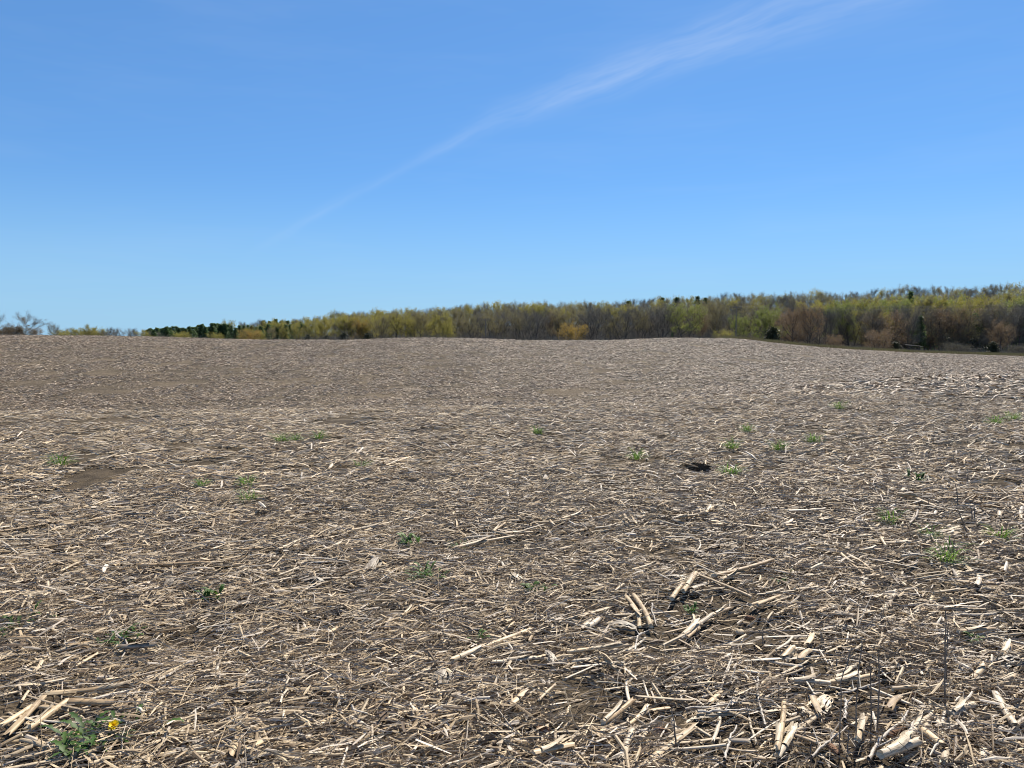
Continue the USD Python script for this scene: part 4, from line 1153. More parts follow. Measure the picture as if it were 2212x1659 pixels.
HUSKS = [
    (V6, 1400, 910, 1330, 1080, 150, 'large torn grey corn husk fanned out below the long diagonal stalk'),
    (V7, 800, 600, 590, 580, 110, 'dark grey corn husk lying under the crossed pair of stalks'),
    (V6, 870, 60, 780, 160, 90, 'dark upturned corn leaf left of the large jagged weed'),
    (V5, 945, 230, 1110, 225, 60, 'striped grey corn husk in the left middle ground'),
    (V5, 1380, 215, 1290, 270, 90, 'round pale grey corn husk right of the striped husk'),
    (V8, 755, 465, 960, 500, 70, 'dark grey corn husk beside the whitish split stalk on the right'),
    (V8, 600, 580, 860, 610, 55, 'grey corn husk stretched flat over the soil on the right'),
    (V8, 2074, 860, 1850, 850, 100, 'dark brown corn husk cut by the right picture edge'),
    (V8, 560, 1130, 470, 1230, 90, 'curled pale corn husk behind the big ringed stalk'),
    (V6, 440, 240, 300, 210, 80, 'frayed dark corn leaf at the left of the middle foreground'),
    (V7, 1010, 190, 1230, 200, 60, 'grey corn leaf under the pair of short pale stalks'),
    (V6, 760, 1180, 660, 1330, 90, 'tan corn leaf spread beside the stub of stalk'),
    (V7, 1200, 1000, 1360, 1010, 70, 'dark brown corn leaf on the soil right of the bottom centre'),
    (V5, 560, 520, 640, 560, 60, 'brown corn leaf curled up near the twig-covered weed'),
    (V8, 1400, 620, 1540, 640, 60, 'grey corn leaf beneath the brownish ringed stalk on the right'),
    (V6, 1880, 190, 1990, 220, 80, 'brown corn leaf right of the large jagged weed'),
    (V7, 100, 800, 170, 860, 60, 'grey corn leaf across the double whitish stalk'),
    (V8, 1740, 1330, 2000, 1470, 60, 'dark grey corn leaf under the bleached stalk far right'),
    (V8, 300, 1230, 400, 1270, 70, 'pale corn leaf between the standing stems and bare soil'),
    (M3, 1130, 1040, 1100, 1060, 40, 'grey corn leaf below the burrow hole'),
    (M2, 730, 1340, 770, 1410, 50, 'grey split corn leaf at the left of the wide flat weed'),
    (M1, 1560, 840, 1500, 900, 40, 'pale corn leaf in the left middle of the field'),
]
for i, (origin, x1, y1, x2, y2, th, lab) in enumerate(HUSKS):
    s = 1 / 2.074 / 1.736
    P, Q = hit(origin[0] / 1.736 + x1 * s, origin[1] / 1.736 + y1 * s, 0.02), hit(origin[0] / 1.736 + x2 * s, origin[1] / 1.736 + y2 * s, 0.02)
    L = float(np.clip(np.linalg.norm((Q - P)[:2]), 0.07, 0.26))
    dist = float(np.linalg.norm(P - [0, 0, EYE]))
    Wd = float(np.clip(th * s * 2 * TAN_H / W0 * dist * 1.1, 0.03, 0.12))
    a = math.atan2(Q[1] - P[1], Q[0] - P[0])
    t = thing('corn_husk', (P[0], P[1], float(max(ground_z(P[0], P[1]), ground_z(Q[0], Q[1]))) + 0.022), a, label=lab, category='corn husk')
    for m in husk_mesh(L, Wd, 8000 + i):
        part('husk_leaf', m, husk_mat if ('grey' in lab or 'dark' in lab) else sheath_mat, t, smooth=True)

for i, (origin, x1, y1, x2, y2, lab) in enumerate((
        (V8, 1000, 1440, 1150, 1370, 'brown corn cob lying behind the big ringed stalk'), (V8, 560, 1500, 630, 1590, 'brown corn cob lying end-on left of the big ringed stalk'),
        (V8, 1190, 1110, 1240, 1060, 'reddish brown corn cob under the standing pair of stems'), (V7, 1640, 500, 1700, 520, 'small brown corn cob on bare soil near the tan field stone'),
        (V8, 30, 1010, 110, 1100, 'dark brown corn cob beside the white curving twig'), (V6, 700, 780, 800, 790, 'brown corn cob left of the long diagonal stalk'),
        (V7, 930, 1380, 1030, 1400, 'dark brown corn cob at the bottom right of centre'), (V7, 20, 1370, 110, 1380, 'blackish corn cob on bare soil at the bottom centre'))):
    s = 1 / 2.074 / 1.736
    P, Q = hit(origin[0] / 1.736 + x1 * s, origin[1] / 1.736 + y1 * s, 0.02), hit(origin[0] / 1.736 + x2 * s, origin[1] / 1.736 + y2 * s, 0.02)
    L, a = float(np.clip(np.linalg.norm((Q - P)[:2]), 0.06, 0.15)), math.atan2(Q[1] - P[1], Q[0] - P[0])
    k = 20
    tt = np.linspace(0, 1, k)
    rad = 0.0145 * (np.sin(np.pi * np.clip(tt * 0.86 + 0.1, 0, 1)) ** 0.45) * (1 - 0.25 * tt)
    rad[0] = 0.004
    ring_n = 14
    aa = np.arange(ring_n) * 2 * np.pi / ring_n
    dim = 1 + 0.10 * ((np.arange(k)[:, None] + np.arange(ring_n)[None]) % 2)
    v = np.stack([tt[:, None] * L + 0 * aa, rad[:, None] * dim * np.cos(aa), rad[:, None] * dim * np.sin(aa)], -1).reshape(-1, 3)
    t = thing('corn_cob', (P[0], P[1], float(ground_z(P[0], P[1])) + 0.028), a, label=lab, category='corn cob')
    part('cob_core', (v, grid_faces(k, ring_n, True)[:, [0, 2, 1]]), cob_mat, t, smooth=60)

for i, (origin, x1, y1, hgt, D, tone, lab) in enumerate((
        (V8, 510, 725, 0.055, 0.026, 'grey', 'dark hollow corn stub still rooted, casting a long black shadow'), (V8, 240, 850, 0.05, 0.024, 'white', 'pale rooted corn stub leaning at the left of the right foreground'),
        (V7, 1985, 840, 0.05, 0.024, 'pale', 'short pale rooted corn stub near the tall stems'), (V6, 870, 1195, 0.045, 0.027, 'pale', 'broken open stub of corn stalk in the bottom middle'),
        (V8, 880, 700, 0.05, 0.018, 'grey', 'small grey rooted stub beside the tall stems'), (V6, 90, 290, 0.04, 0.03, 'grey', 'stout grey rooted stub left of the large jagged weed'))):
    s = 1 / 2.074 / 1.736
    P = hit(origin[0] / 1.736 + x1 * s, origin[1] / 1.736 + y1 * s, 0.0)
    g = np.random.default_rng(8600 + i)
    shells, caps, _ = stalk_meshes(hgt + 0.02, D, False, 8600 + i, 0.0)
    R_up = np.array([[0, 0, 1.0], [0, 1, 0], [-1, 0, 0]]) if False else trimesh.transformations.rotation_matrix(-math.pi / 2 + g.normal(0, 0.22), [g.normal(0, 0.2), 1, 0])[:3, :3]
    t = thing('corn_stub', (P[0], P[1], float(ground_z(P[0], P[1]))), label=lab, category='corn stub')
    v, f = join(shells)
    part('rind', (v @ R_up.T - [0, 0, 0.01], f), stalk_mats[tone], t, smooth=50)
    part('pith', (caps[1][0] @ R_up.T - [0, 0, 0.01], caps[1][1]), pith_mat, t)

for i, (origin, x1, y1, sz, lab) in enumerate((
        (V7, 1607, 632, 0.020, 'tan field stone on the bare dark soil right of the bleached stalk'), (V6, 402, 300, 0.016, 'rounded cream pebble left of the large jagged weed'),
        (V6, 55, 285, 0.022, 'pale grey stone lying at the left of the middle foreground'), (V7, 590, 1460, 0.016, 'small grey stone near the bottom centre'), (M3, 230, 825, 0.05, 'small whitish stone in the middle of the field'),
        (V8, 1020, 25, 0.018, 'small pale stone on the dark soil in the right middle ground'), (M4, 540, 550, 0.05, 'white stone speck on the far right slope'), (V5, 1360, 905, 0.016, 'small bluish grey stone right of the twig-covered weed'))):
    s = 1 / 2.074 / 1.736
    P = hit(origin[0] / 1.736 + x1 * s, origin[1] / 1.736 + y1 * s, 0.0)
    m = trimesh.creation.icosphere(3, 1.0)
    v = np.array(m.vertices)
    v = v * (0.75 + 0.5 * meshkit.fbm(v * 1.6 + i * 7, 3, i))[:, None] * np.array([1.25, 1.0, 0.75]) * sz
    part('field_stone', (v + [P[0], P[1], float(ground_z(P[0], P[1])) + sz * 0.45 + 0.012], np.array(m.faces)), stone_mat, smooth=True, label=lab, category='stone')

# ------------------------------------------------------------------ trees
def bez(p, d, L, lift, k, g, wob):
    t = np.linspace(0, 1, k)[:, None]
    return p + d * L * t + np.array([0, 0, 1.0]) * lift * L * t ** 2 + np.cumsum(g.normal(0, wob, (k, 3)), 0) * L * t


def deciduous(seed, H, spread, base, stems, twigs, leaves, leaf_size, upright=0.6, leaf_low=0.35, twig_len=0.9, limbs=14, lean=0.0):
    twigs, leaves = int(twigs * 1.9), int(leaves * 2.1)
    """wood (trunk and limbs), fine twigs, leaves"""
    g = np.random.default_rng(seed)
    wood, ends, starts = [], [], []
    for s in range(stems):
        a0 = s * 2 * np.pi / max(stems, 1) + g.uniform(0, 1)
        out = 0.0 if stems == 1 else g.uniform(0.16, 0.4)
        d = unit(np.array([math.cos(a0) * out + lean, math.sin(a0) * out, 1.0]))
        tl = H * g.uniform(0.78, 0.95)
        k = 8
        tp = bez(np.array([math.cos(a0), math.sin(a0), 0]) * 0.12 * (stems > 1), d, tl, 0.02, k, g, 0.008)
        r0 = H * 0.0165 * g.uniform(0.8, 1.1) * (1 if stems == 1 else 0.72)
        tr = r0 * (1 - 0.88 * np.linspace(0, 1, k)) + 0.012
        tr[0] *= 1.3
        wood.append(tubes(tp[None], tr[None], 6))
        nl = max(6, limbs // stems + 3)
        for i in range(nl):
            h = base + (0.96 - base) * (i + g.random()) / nl
            u = h * (k - 1)
            j = min(int(u), k - 2)
            p = tp[j] + (tp[j + 1] - tp[j]) * (u - j)
            az = i * 2.4 + a0 + g.normal(0, 0.4)
            el = g.uniform(0.1, 0.6) + upright * 0.35 * (h > 0.4) + 0.3 * h * h
            dr = np.array([math.cos(az) * math.cos(el), math.sin(az) * math.cos(el), math.sin(el)])
            prof = math.sin(math.pi * min(1, 0.32 + 0.58 * (h - base) / max(1 - base, 0.1)))
            L = spread * (0.7 + 0.75 * prof) * g.uniform(0.8, 1.15) * (1 if stems == 1 else 0.85)
            L = min(L, max(1.0, (H * 1.03 - p[2]) / max(math.sin(el), 0.3)))
            lp = bez(p, dr, L, 0.12 + 0.2 * upright, 6, g, 0.018)
            rl = max(0.03, r0 * (1 - h) * 0.6 + 0.025)
            wood.append(tubes(lp[None], (rl * np.linspace(1, 0.3, 6))[None], 4))
            for q in range(8):
                t = g.uniform(0.2, 0.98)
                u2 = t * 5
                j2 = min(int(u2), 4)
                p2 = lp[j2] + (lp[j2 + 1] - lp[j2]) * (u2 - j2)
                d2 = unit(unit(lp[j2 + 1] - lp[j2]) + g.normal(0, 0.55, 3) + np.array([0, 0, 0.25]))
                L2 = L * g.uniform(0.25, 0.5)
                bp = bez(p2, d2, L2, 0.15, 4, g, 0.03)
                wood.append(tubes(bp[None], (rl * 0.42 * np.linspace(1, 0.35, 4))[None], 3))
                starts += [bp[1], bp[2], bp[3], bp[3]]
                ends += [d2] * 4
            starts += [lp[3], lp[4], lp[5]]
            ends += [unit(lp[5] - lp[3])] * 3
        starts.append(tp[-1])
        ends.append(d)
    S, E = np.array(starts), np.array(ends)
    pick = g.integers(0, len(S), twigs)
    p = S[pick] + g.normal(0, 0.34, (twigs, 3))
    d = unit(E[pick] + g.normal(0, 0.55, (twigs, 3)) + np.array([0, 0, 0.3]))
    L = twig_len * g.uniform(0.4, 1.2, twigs)
    side = unit(np.cross(d, g.normal(0, 1, (twigs, 3))))
    up2 = np.cross(side, d)
    w = g.uniform(0.008, 0.018, (twigs, 1))
    tip = p + d * L[:, None] + g.normal(0, 0.05, (twigs, 3))
    tv_ = np.stack([p + side * w, p - side * w * 0.5 + up2 * w, p - side * w * 0.5 - up2 * w, tip], 1).reshape(-1, 3)
    tf_ = many(4, np.array([[0, 1, 3], [1, 2, 3], [2, 0, 3]]), twigs)
    lf = None
    if leaves:
        pk = g.integers(0, twigs, leaves)
        c = p[pk] + (tip - p)[pk] * g.uniform(0.2, 1.1, (leaves, 1)) + g.normal(0, 0.10, (leaves, 3))
        keep = c[:, 2] > H * leaf_low * g.uniform(0.7, 1.2, leaves)
        c = c[keep]
        lf = leaf_cards(c, leaf_size, g)
    return join(wood), (tv_, tf_), lf


def leaf_cards(c, size, g, flat=0.0):
    n = len(c)
    a = unit(g.normal(0, 1, (n, 3)) * [1, 1, 1 - flat * 0.7])
    b = unit(np.cross(a, g.normal(0, 1, (n, 3))))
    s = size * g.uniform(0.6, 1.3, (n, 1))
    nrm = np.cross(a, b) * s * 0.18
    v = np.stack([c - a * s * 0.5, c - b * s * 0.33 + nrm, c + a * s * 0.5, c + b * s * 0.33 + nrm], 1).reshape(-1, 3)
    return v, many(4, np.array([[0, 1, 2], [0, 2, 3]]), n)


def conifer(seed, H, spread, kind):
    g = np.random.default_rng(seed)
    k = 8
    tp = bez(np.zeros(3), np.array([0, 0, 1.0]), H, 0, k, g, 0.003)
    wood = [tubes(tp[None], (H * 0.013 * (1 - 0.95 * np.linspace(0, 1, k)) + 0.008)[None], 6)]
    cs = []
    low = {'spruce': 0.06, 'pine': 0.28, 'cedar': 0.02}[kind]
    levels = {'spruce': 20, 'pine': 13, 'cedar': 24}[kind]
    for i in range(levels):
        h = low + (0.985 - low) * (i + g.uniform(0, 0.7)) / levels
        rel = (h - low) / (1 - low)
        R = spread * {'spruce': (1 - rel) ** 0.9 + 0.04, 'pine': (0.5 + 0.9 * rel) * (1 - rel) ** 1.05 * 1.25 + 0.03, 'cedar': math.sin(math.pi * (0.30 + 0.68 * rel)) ** 0.8}[kind] * g.uniform(0.75, 1.12)
        for j in range({'spruce': 7, 'pine': 5, 'cedar': 8}[kind]):
            az = j * 2 * np.pi / 6 + g.uniform(0, 1.2)
            el = {'spruce': -0.15 + 0.35 * rel, 'pine': 0.15 + 0.4 * rel, 'cedar': 0.5 + 0.4 * rel}[kind] + g.normal(0, 0.1)
            L = R * g.uniform(0.65, 1.1)
            p = np.array([0, 0, h * H])
            d = np.array([math.cos(az) * math.cos(el), math.sin(az) * math.cos(el), math.sin(el)])
            lp = bez(p, d, L, 0.1, 4, g, 0.02)
            wood.append(tubes(lp[None], (0.03 * np.linspace(1, 0.3, 4))[None], 3))
            m = {'spruce': 32, 'pine': 26, 'cedar': 22}[kind]
            t = g.uniform(0.25 if kind == 'pine' else 0.1, 1.05, m)
            c = p + (lp[-1] - p) * t[:, None] + g.normal(0, 1, (m, 3)) * np.array([0.24, 0.24, 0.26]) * (0.5 + L * 0.22)
            cs.append(c)
    return join(wood), None, leaf_cards(np.vstack(cs), {'spruce': 0.42, 'pine': 0.48, 'cedar': 0.34}[kind], g, 0.4)


# one source tree of each kind: name, wood/twig/leaf meshes, leaf material, its own height
KINDS = {
    'yg_a': (deciduous(1, 12, 3.2, 0.28, 1, 1100, 4200, 0.22), 'yellowgreen'),
    'yg_b': (deciduous(2, 11, 3.4, 0.18, 3, 1200, 4600, 0.21), 'yellowgreen'),
    'yg_c': (deciduous(3, 13, 2.8, 0.35, 1, 1000, 3000, 0.20, upright=0.9), 'yellowgreen'),
    'green_a': (deciduous(4, 12, 3.3, 0.25, 1, 1000, 5000, 0.22), 'green'),
    'green_b': (deciduous(5, 12, 3.0, 0.3, 2, 1000, 3800, 0.21, upright=0.8), 'green'),
    'olive_a': (deciduous(6, 13, 3.0, 0.32, 1, 1900, 2300, 0.17, upright=0.9), 'olive'),
    'olive_b': (deciduous(7, 12, 3.4, 0.2, 4, 2100, 2300, 0.17, upright=0.8), 'olive'),
    'olive_c': (deciduous(17, 13, 2.7, 0.4, 2, 1700, 1800, 0.16, upright=1.0), 'olive'),
    'bare_a': (deciduous(8, 13, 3.1, 0.3, 1, 2600, 0, 0.1, upright=0.9, twig_len=1.0), None),
    'bare_b': (deciduous(9, 12, 3.3, 0.2, 3, 2800, 0, 0.1, upright=0.8, twig_len=1.0), None),
    'bare_c': (deciduous(10, 12, 3.6, 0.25, 4, 2800, 0, 0.1, upright=0.9, twig_len=1.1), None),
    'bare_d': (deciduous(11, 11, 4.4, 0.28, 1, 2600, 0, 0.1, upright=0.1, twig_len=1.0, limbs=8, lean=0.12), None),
    'orange': (deciduous(12, 7, 3.0, 0.08, 4, 1100, 3600, 0.19, upright=0.3, leaf_low=0.1), 'orange'),
    'rust_a': (deciduous(13, 12, 3.0, 0.3, 1, 1700, 2700, 0.17, upright=0.7, leaf_low=0.3), 'rust'),
    'rust_b': (deciduous(14, 7, 2.4, 0.1, 3, 1200, 2400, 0.16, upright=0.6, leaf_low=0.12), 'rust'),
    'brownbush': (deciduous(19, 5, 3.0, 0.05, 5, 1400, 4200, 0.2, upright=0.3, leaf_low=0.03, twig_len=0.7), 'brown'),
    'yshrub': (deciduous(15, 5, 2.2, 0.08, 4, 700, 2400, 0.19, upright=0.3, leaf_low=0.06, twig_len=0.7), 'yellowgreen'),
    'brush': (deciduous(16, 3.6, 2.2, 0.05, 5, 1800, 300, 0.12, upright=0.1, leaf_low=0.05, twig_len=0.9), 'olive'),
    'vase': (deciduous(18, 9, 2.6, 0.42, 1, 1400, 500, 0.14, upright=0.7, leaf_low=0.5), 'olive'),
    'spruce': (conifer(20, 10, 2.3, 'spruce'), 'pine'),
    'pine_a': (conifer(21, 13, 2.9, 'pine'), 'pine'),
    'pine_b': (conifer(22, 14, 2.5, 'pine'), 'pine'),
    'cedar': (conifer(23, 5, 1.9, 'cedar'), 'cedar'),
    'bushcedar': (conifer(24, 4.2, 2.6, 'cedar'), 'cedar'),
}
NAMES = {'yg': 'budding_tree', 'green': 'leafing_tree', 'olive': 'olive_tree', 'bare': 'bare_tree', 'orange': 'golden_bush', 'rust': 'rusty_tree', 'yshrub': 'yellow_bush', 'brush': 'brush_bush', 'vase': 'vase_tree',
         'spruce': 'spruce_tree', 'pine': 'pine_tree', 'cedar': 'cedar_bush', 'bushcedar': 'cedar_bush', 'brownbush': 'brown_bush'}
NAMES['olive'] = 'hazy_tree'
WORDS = {'yg': 'yellow-green budding tree', 'green': 'fresh green leafing tree', 'olive': 'olive-brown budding tree', 'bare': 'bare grey-brown tree', 'orange': 'golden bush', 'rust': 'rusty red budding tree',
         'yshrub': 'yellow-green bush', 'brush': 'bare brown brush', 'vase': 'thin vase-shaped tree', 'spruce': 'dark green spruce', 'pine': 'dark green pine', 'cedar': 'dark cedar bush', 'bushcedar': 'broad dark cedar bush', 'brownbush': 'dull brown bush'}
CATS = {'orange': 'bush', 'yshrub': 'bush', 'brush': 'bush', 'cedar': 'bush', 'bushcedar': 'bush', 'brownbush': 'bush'}
UsdGeom.Scope.Define(stage, '/World/Looks')
heights = {}
for key, ((wood, tw, lf), lm) in KINDS.items():
    cp = stage.CreateClassPrim('/_class_' + key)
    path = str(cp.GetPath())
    piece_mesh(path + '/trunk', wood, bark_mat)
    if tw is not None:
        piece_mesh(path + '/twigs', tw, LEAVES['twig'])
    if lf is not None:
        piece_mesh(path + '/crown', lf, LEAVES[lm])
    heights[key] = max(float(m[0][:, 2].max()) for m in (wood, tw, lf) if m is not None) * 0.985


def kind_word(key):
    return key.split('_')[0]


def plant(key, X, y, top=None, H=None, wide=1.0, seed=0, **kw):
    """a tree whose foot stands at distance y in the photograph's column X, as tall as the photograph shows"""
    g = np.random.default_rng(seed + 31)
    d = ray(X, 720)
    x = d[0] / d[1] * y
    z = float(base_z(x, y)) - 0.15
    if H is None:
        H = EYE + (ray(X, top) / ray(X, top)[1] * y)[2] - z
    H = float(np.clip(H, 1.2, 24))
    s = H / heights[key]
    sx = s * wide
    xf = UsdGeom.Xform.Define(stage, numbered('/World', NAMES[kind_word(key)]))
    xf.AddTranslateOp().Set(Gf.Vec3d(float(x), float(y), z))
    xf.AddRotateZOp().Set(float(g.uniform(0, 360)))
    xf.AddScaleOp().Set(Gf.Vec3f(float(sx), float(sx), float(s)))
    pr = xf.GetPrim()
    pr.GetReferences().AddInternalReference('/_class_' + key)
    pr.SetInstanceable(True)
    return tag(pr, category=CATS.get(kind_word(key), 'tree'), **kw)


NOTABLE = [  # kind, X, distance, top row, width factor, label, short name
    ('bare_c', -22, 150, 664, 1.0, 'bare tree cut off by the left picture edge', 'tree cut by the left edge'),
    ('brownbush', 6, 138, 701, 1.15, 'low dark bush touching the left picture edge', 'dark bush at left edge'),
    ('brownbush', 32, 136, 695, 1.25, 'dense dark brown bush at far left beside the bare spreading tree', 'dark bush far left'),
    ('bare_d', 52, 142, 669, 1.25, 'large bare spreading tree at far left behind dark bushes', 'bare spreading tree'),
    ('rust_b', 76, 146, 703, 1.2, 'brownish bush at the right foot of the bare spreading tree', 'brownish bush'),
    ('vase', 115, 175, 694, 0.9, 'small pale vase-shaped tree standing alone at left', 'lone vase-shaped tree'),
    ('yshrub', 131, 210, 711, 1.1, 'small yellow-green bush beside the lone vase-shaped tree', 'bush by the vase tree'),
    ('yg_b', 192, 260, 699, 0.9, 'yellow-green tree standing up from the low left treeline', 'upright left treeline tree'),
    ('yshrub', 394, 190, 714, 1.0, 'bright yellow bush in front of the left dark conifers', 'yellow bush before conifers'),
    ('yshrub', 466, 190, 716, 1.0, 'yellow-green bush half sunk behind the field crest', 'half sunk yellow bush'),
    ('orange', 538, 178, 703, 1.2, 'big rounded yellow bush between two dark conifer stands', 'big rounded yellow bush'),
    ('yg_a', 495, 340, 688, 0.9, 'yellow-green tree poking up on the left skyline', 'left skyline tree'),
    ('yg_b', 672, 186, 686, 1.0, 'pale yellow-green tree at the right end of the conifers', 'tree ending the conifers'),
    ('yg_a', 700, 192, 678, 1.0, 'pale yellow-green tree left of the brightest yellow one', 'pale tree left of the brightest'),
    ('yg_a', 745, 184, 676, 1.05, 'brightest yellow-green tree of the middle treeline', 'brightest yellow tree'),
    ('orange', 776, 186, 674, 0.75, 'golden orange tree in the middle treeline', 'golden orange tree'),
    ('olive_b', 823, 180, 674, 1.05, 'large vase-shaped grey tree with many stems in the treeline', 'large many-stemmed tree'),
    ('yg_c', 856, 184, 668, 1.1, 'yellow-green tree with a dark trunk right of the many-stemmed one', 'dark-trunked yellow tree'),
    ('yg_b', 884, 188, 672, 0.9, 'rounded yellow-green tree between two dark trunks', 'rounded yellow tree'),
    ('olive_a', 909, 180, 667, 1.0, 'olive tree with an upright black trunk, left of centre', 'black-trunked olive tree'),
    ('yg_c', 814, 300, 662, 0.9, 'pale round-topped tree standing above the skyline left of centre', 'round-topped skyline tree'),
    ('yg_b', 966, 178, 693, 0.8, 'bright yellow small tree in front of grey trunks left of centre', 'bright small tree'),
    ('bare_b', 1154, 178, 655, 1.0, 'tall dense bare tree at the centre of the treeline', 'dense bare tree'),
    ('rust_a', 1194, 196, 668, 0.8, 'faintly reddish tree left of the golden round bush', 'faint reddish tree'),
    ('orange', 1236, 170, 688, 1.15, 'golden round bush standing before grey trunks at the centre', 'golden round bush'),
    ('bare_c', 1284, 176, 652, 1.0, 'dark forked bare tree right of the golden round bush', 'dark forked tree'),
    ('bare_b', 1347, 174, 655, 1.05, 'bare tree with several thick dark stems right of centre', 'thick-stemmed bare tree'),
    ('olive_c', 1384, 176, 662, 0.9, 'thin olive tree between two many-stemmed bare trees', 'thin olive tree'),
    ('bare_c', 1432, 174, 650, 1.1, 'largest many-stemmed bare tree right of centre', 'largest bare tree'),
    ('spruce', 1452, 168, 718, 0.8, 'small dark spruce at the foot of the largest bare tree', 'small dark spruce'),
    ('green_b', 1482, 172, 648, 1.05, 'yellow-green crowned tree on a leaning dark trunk right of centre', 'leaning green tree'),
    ('rust_a', 1514, 186, 674, 0.9, 'red-brown budding tree right of the leaning green tree', 'red-brown tree'),
    ('olive_a', 1548, 176, 640, 0.85, 'tall thin tree with bare dark trunk above a yellow bush', 'tall thin tree'),
    ('yshrub', 1563, 168, 710, 1.2, 'yellow-green bush in front of tall bare trunks at right', 'yellow bush at right'),
    ('pine_a', 1357, 300, 649, 1.5, 'single small pine top above the skyline right of centre', 'single pine top'),
    ('pine_b', 1430, 310, 642, 2.0, 'leftmost of four pine tops in a row above the skyline', 'first skyline pine'),
    ('pine_a', 1461, 310, 641, 1.6, 'second of four pine tops above the skyline', 'second skyline pine'),
    ('pine_b', 1505, 310, 639, 2.0, 'third and broadest of four pine tops above the skyline', 'third skyline pine'),
    ('pine_a', 1522, 316, 642, 1.3, 'last and smallest of four pine tops above the skyline', 'last skyline pine'),
    ('green_a', 1655, 176, 652, 1.0, 'broad fresh green tree left of the two rusty trees', 'broad green tree'),
    ('cedar', 1669, 162, 706, 1.05, 'dense black-green conical cedar at the field edge on the right', 'black-green cedar'),
    ('rust_a', 1711, 170, 654, 1.0, 'left of two tall rusty red trees by the field edge', 'left rusty tree'),
    ('rust_a', 1750, 168, 649, 0.95, 'right of two tall rusty red trees by the field edge', 'right rusty tree'),
    ('bare_a', 1784, 172, 668, 0.8, 'slim grey bare tree right of the two rusty trees', 'slim grey tree'),
    ('rust_b', 1803, 162, 717, 1.0, 'dull brown bush at the field edge right of the rusty trees', 'dull brown bush'),
    ('green_a', 1820, 196, 650, 0.95, 'light green tree above the dull brown bush', 'light green tree'),
    ('yg_b', 1884, 190, 652, 1.0, 'vivid yellow-green tree above the orange bush', 'vivid yellow-green tree'),
    ('green_a', 1914, 214, 638, 1.1, 'tall light green tree behind the vivid yellow-green one', 'tall light green tree'),
    ('pine_b', 1964, 232, 628, 1.3, 'tall dark pine standing up among light green trees', 'tall dark pine'),
    ('rust_b', 1900, 160, 704, 1.25, 'bright orange-brown round bush near the field edge on the right', 'orange-brown round bush'),
    ('yg_a', 2002, 220, 632, 1.1, 'light yellow-green tree right of the tall dark pine', 'tree right of the pine'),
    ('yg_b', 2050, 214, 641, 1.0, 'yellow-green tree sloping down toward the dark evergreens', 'sloping yellow tree'),
    ('olive_a', 2114, 240, 627, 1.15, 'broad olive-gold tree on the right hillside', 'olive-gold tree'),
    ('yg_c', 2208, 225, 606, 1.1, 'tallest yellow-green tree at the right picture edge', 'tallest tree at right edge'),
    ('cedar', 1936, 158, 736, 1.1, 'small green conical cedar by the verge on the right', 'small green cedar'),
    ('brush', 2066, 156, 733, 1.35, 'rounded mound of tangled bare brush by the verge', 'mound of brush'),
    ('cedar', 2146, 154, 737, 1.2, 'small dark cedar at the verge right of the brush mound', 'small dark cedar'),
    ('rust_a', 2163, 176, 686, 1.0, 'pinkish budding tree before the dark evergreens at far right', 'pinkish tree'),
    ('brush', 2203, 154, 738, 1.4, 'dark tangle of brush at the right picture edge', 'brush at right edge'),
    ('cedar', 742, 168, 719, 1.1, 'dark cedar bush low in front of the brightest yellow tree', 'low dark cedar'),
    ('cedar', 705, 168, 724, 1.1, 'dark low cedar bush left of the brightest yellow tree', 'left low cedar'),
    ('cedar', 665, 168, 723, 1.1, 'dark low cedar bush at the right end of the conifers', 'conifer-end cedar'),
    ('cedar', 795, 168, 718, 1.2, 'dark low cedar bush before the large many-stemmed tree', 'cedar before the many-stemmed tree'),
    ('green_b', 1600, 178, 676, 0.9, 'light green tree beside the utility pole', 'tree beside the pole'),
]
TREELAND = [(s, X, (t + 725) / 2) for k, X, y, t, w, l, s in NOTABLE]
for i, (key, X, y, top, wide, lab, short) in enumerate(NOTABLE):
    plant(key, X, y, top=top, wide=wide, seed=i, label=lab)

SKY_X = [-700, -40, 60, 110, 200, 300, 380, 480, 600, 750, 850, 930, 1000, 1100, 1300, 1450, 1640, 1850, 2000, 2212, 2500, 3000]
SKY_R = [706, 702, 708, 713, 711, 711, 707, 698, 686, 669, 666, 661, 654, 647, 646, 639, 628, 624, 616, 607, 602, 596]
tree_items = []


def fill_tree(key, X, y, top=None, H=None, wide=1.0, seed=0):
    pr = plant(key, X, y, top=top, H=H, wide=wide, seed=seed)
    row = 715 if top is None else (top + 725) / 2
    depth = 'in front' if y < 200 else 'farther back' if y < 290 else 'at the back'
    tree_items.append((pr, f'{WORDS[kind_word(key)]} {depth}, {where(X, row, TREELAND)}', X))


g = np.random.default_rng(404)
# low left treeline
for X in np.arange(140, 335, 15):
    key = g.choice(['yg_b', 'bare_b', 'yshrub', 'olive_b', 'bare_a', 'yg_a'])
    fill_tree(key, X + g.normal(0, 4), g.uniform(240, 300), top=g.uniform(704, 714), wide=1.1, seed=int(X))
for X in np.arange(-420, 0, 42):
    fill_tree(g.choice(['yg_b', 'bare_b', 'olive_b', 'cedar']), X + g.normal(0, 8), g.uniform(180, 260), top=g.uniform(702, 712), wide=1.1, seed=int(X) + 900)
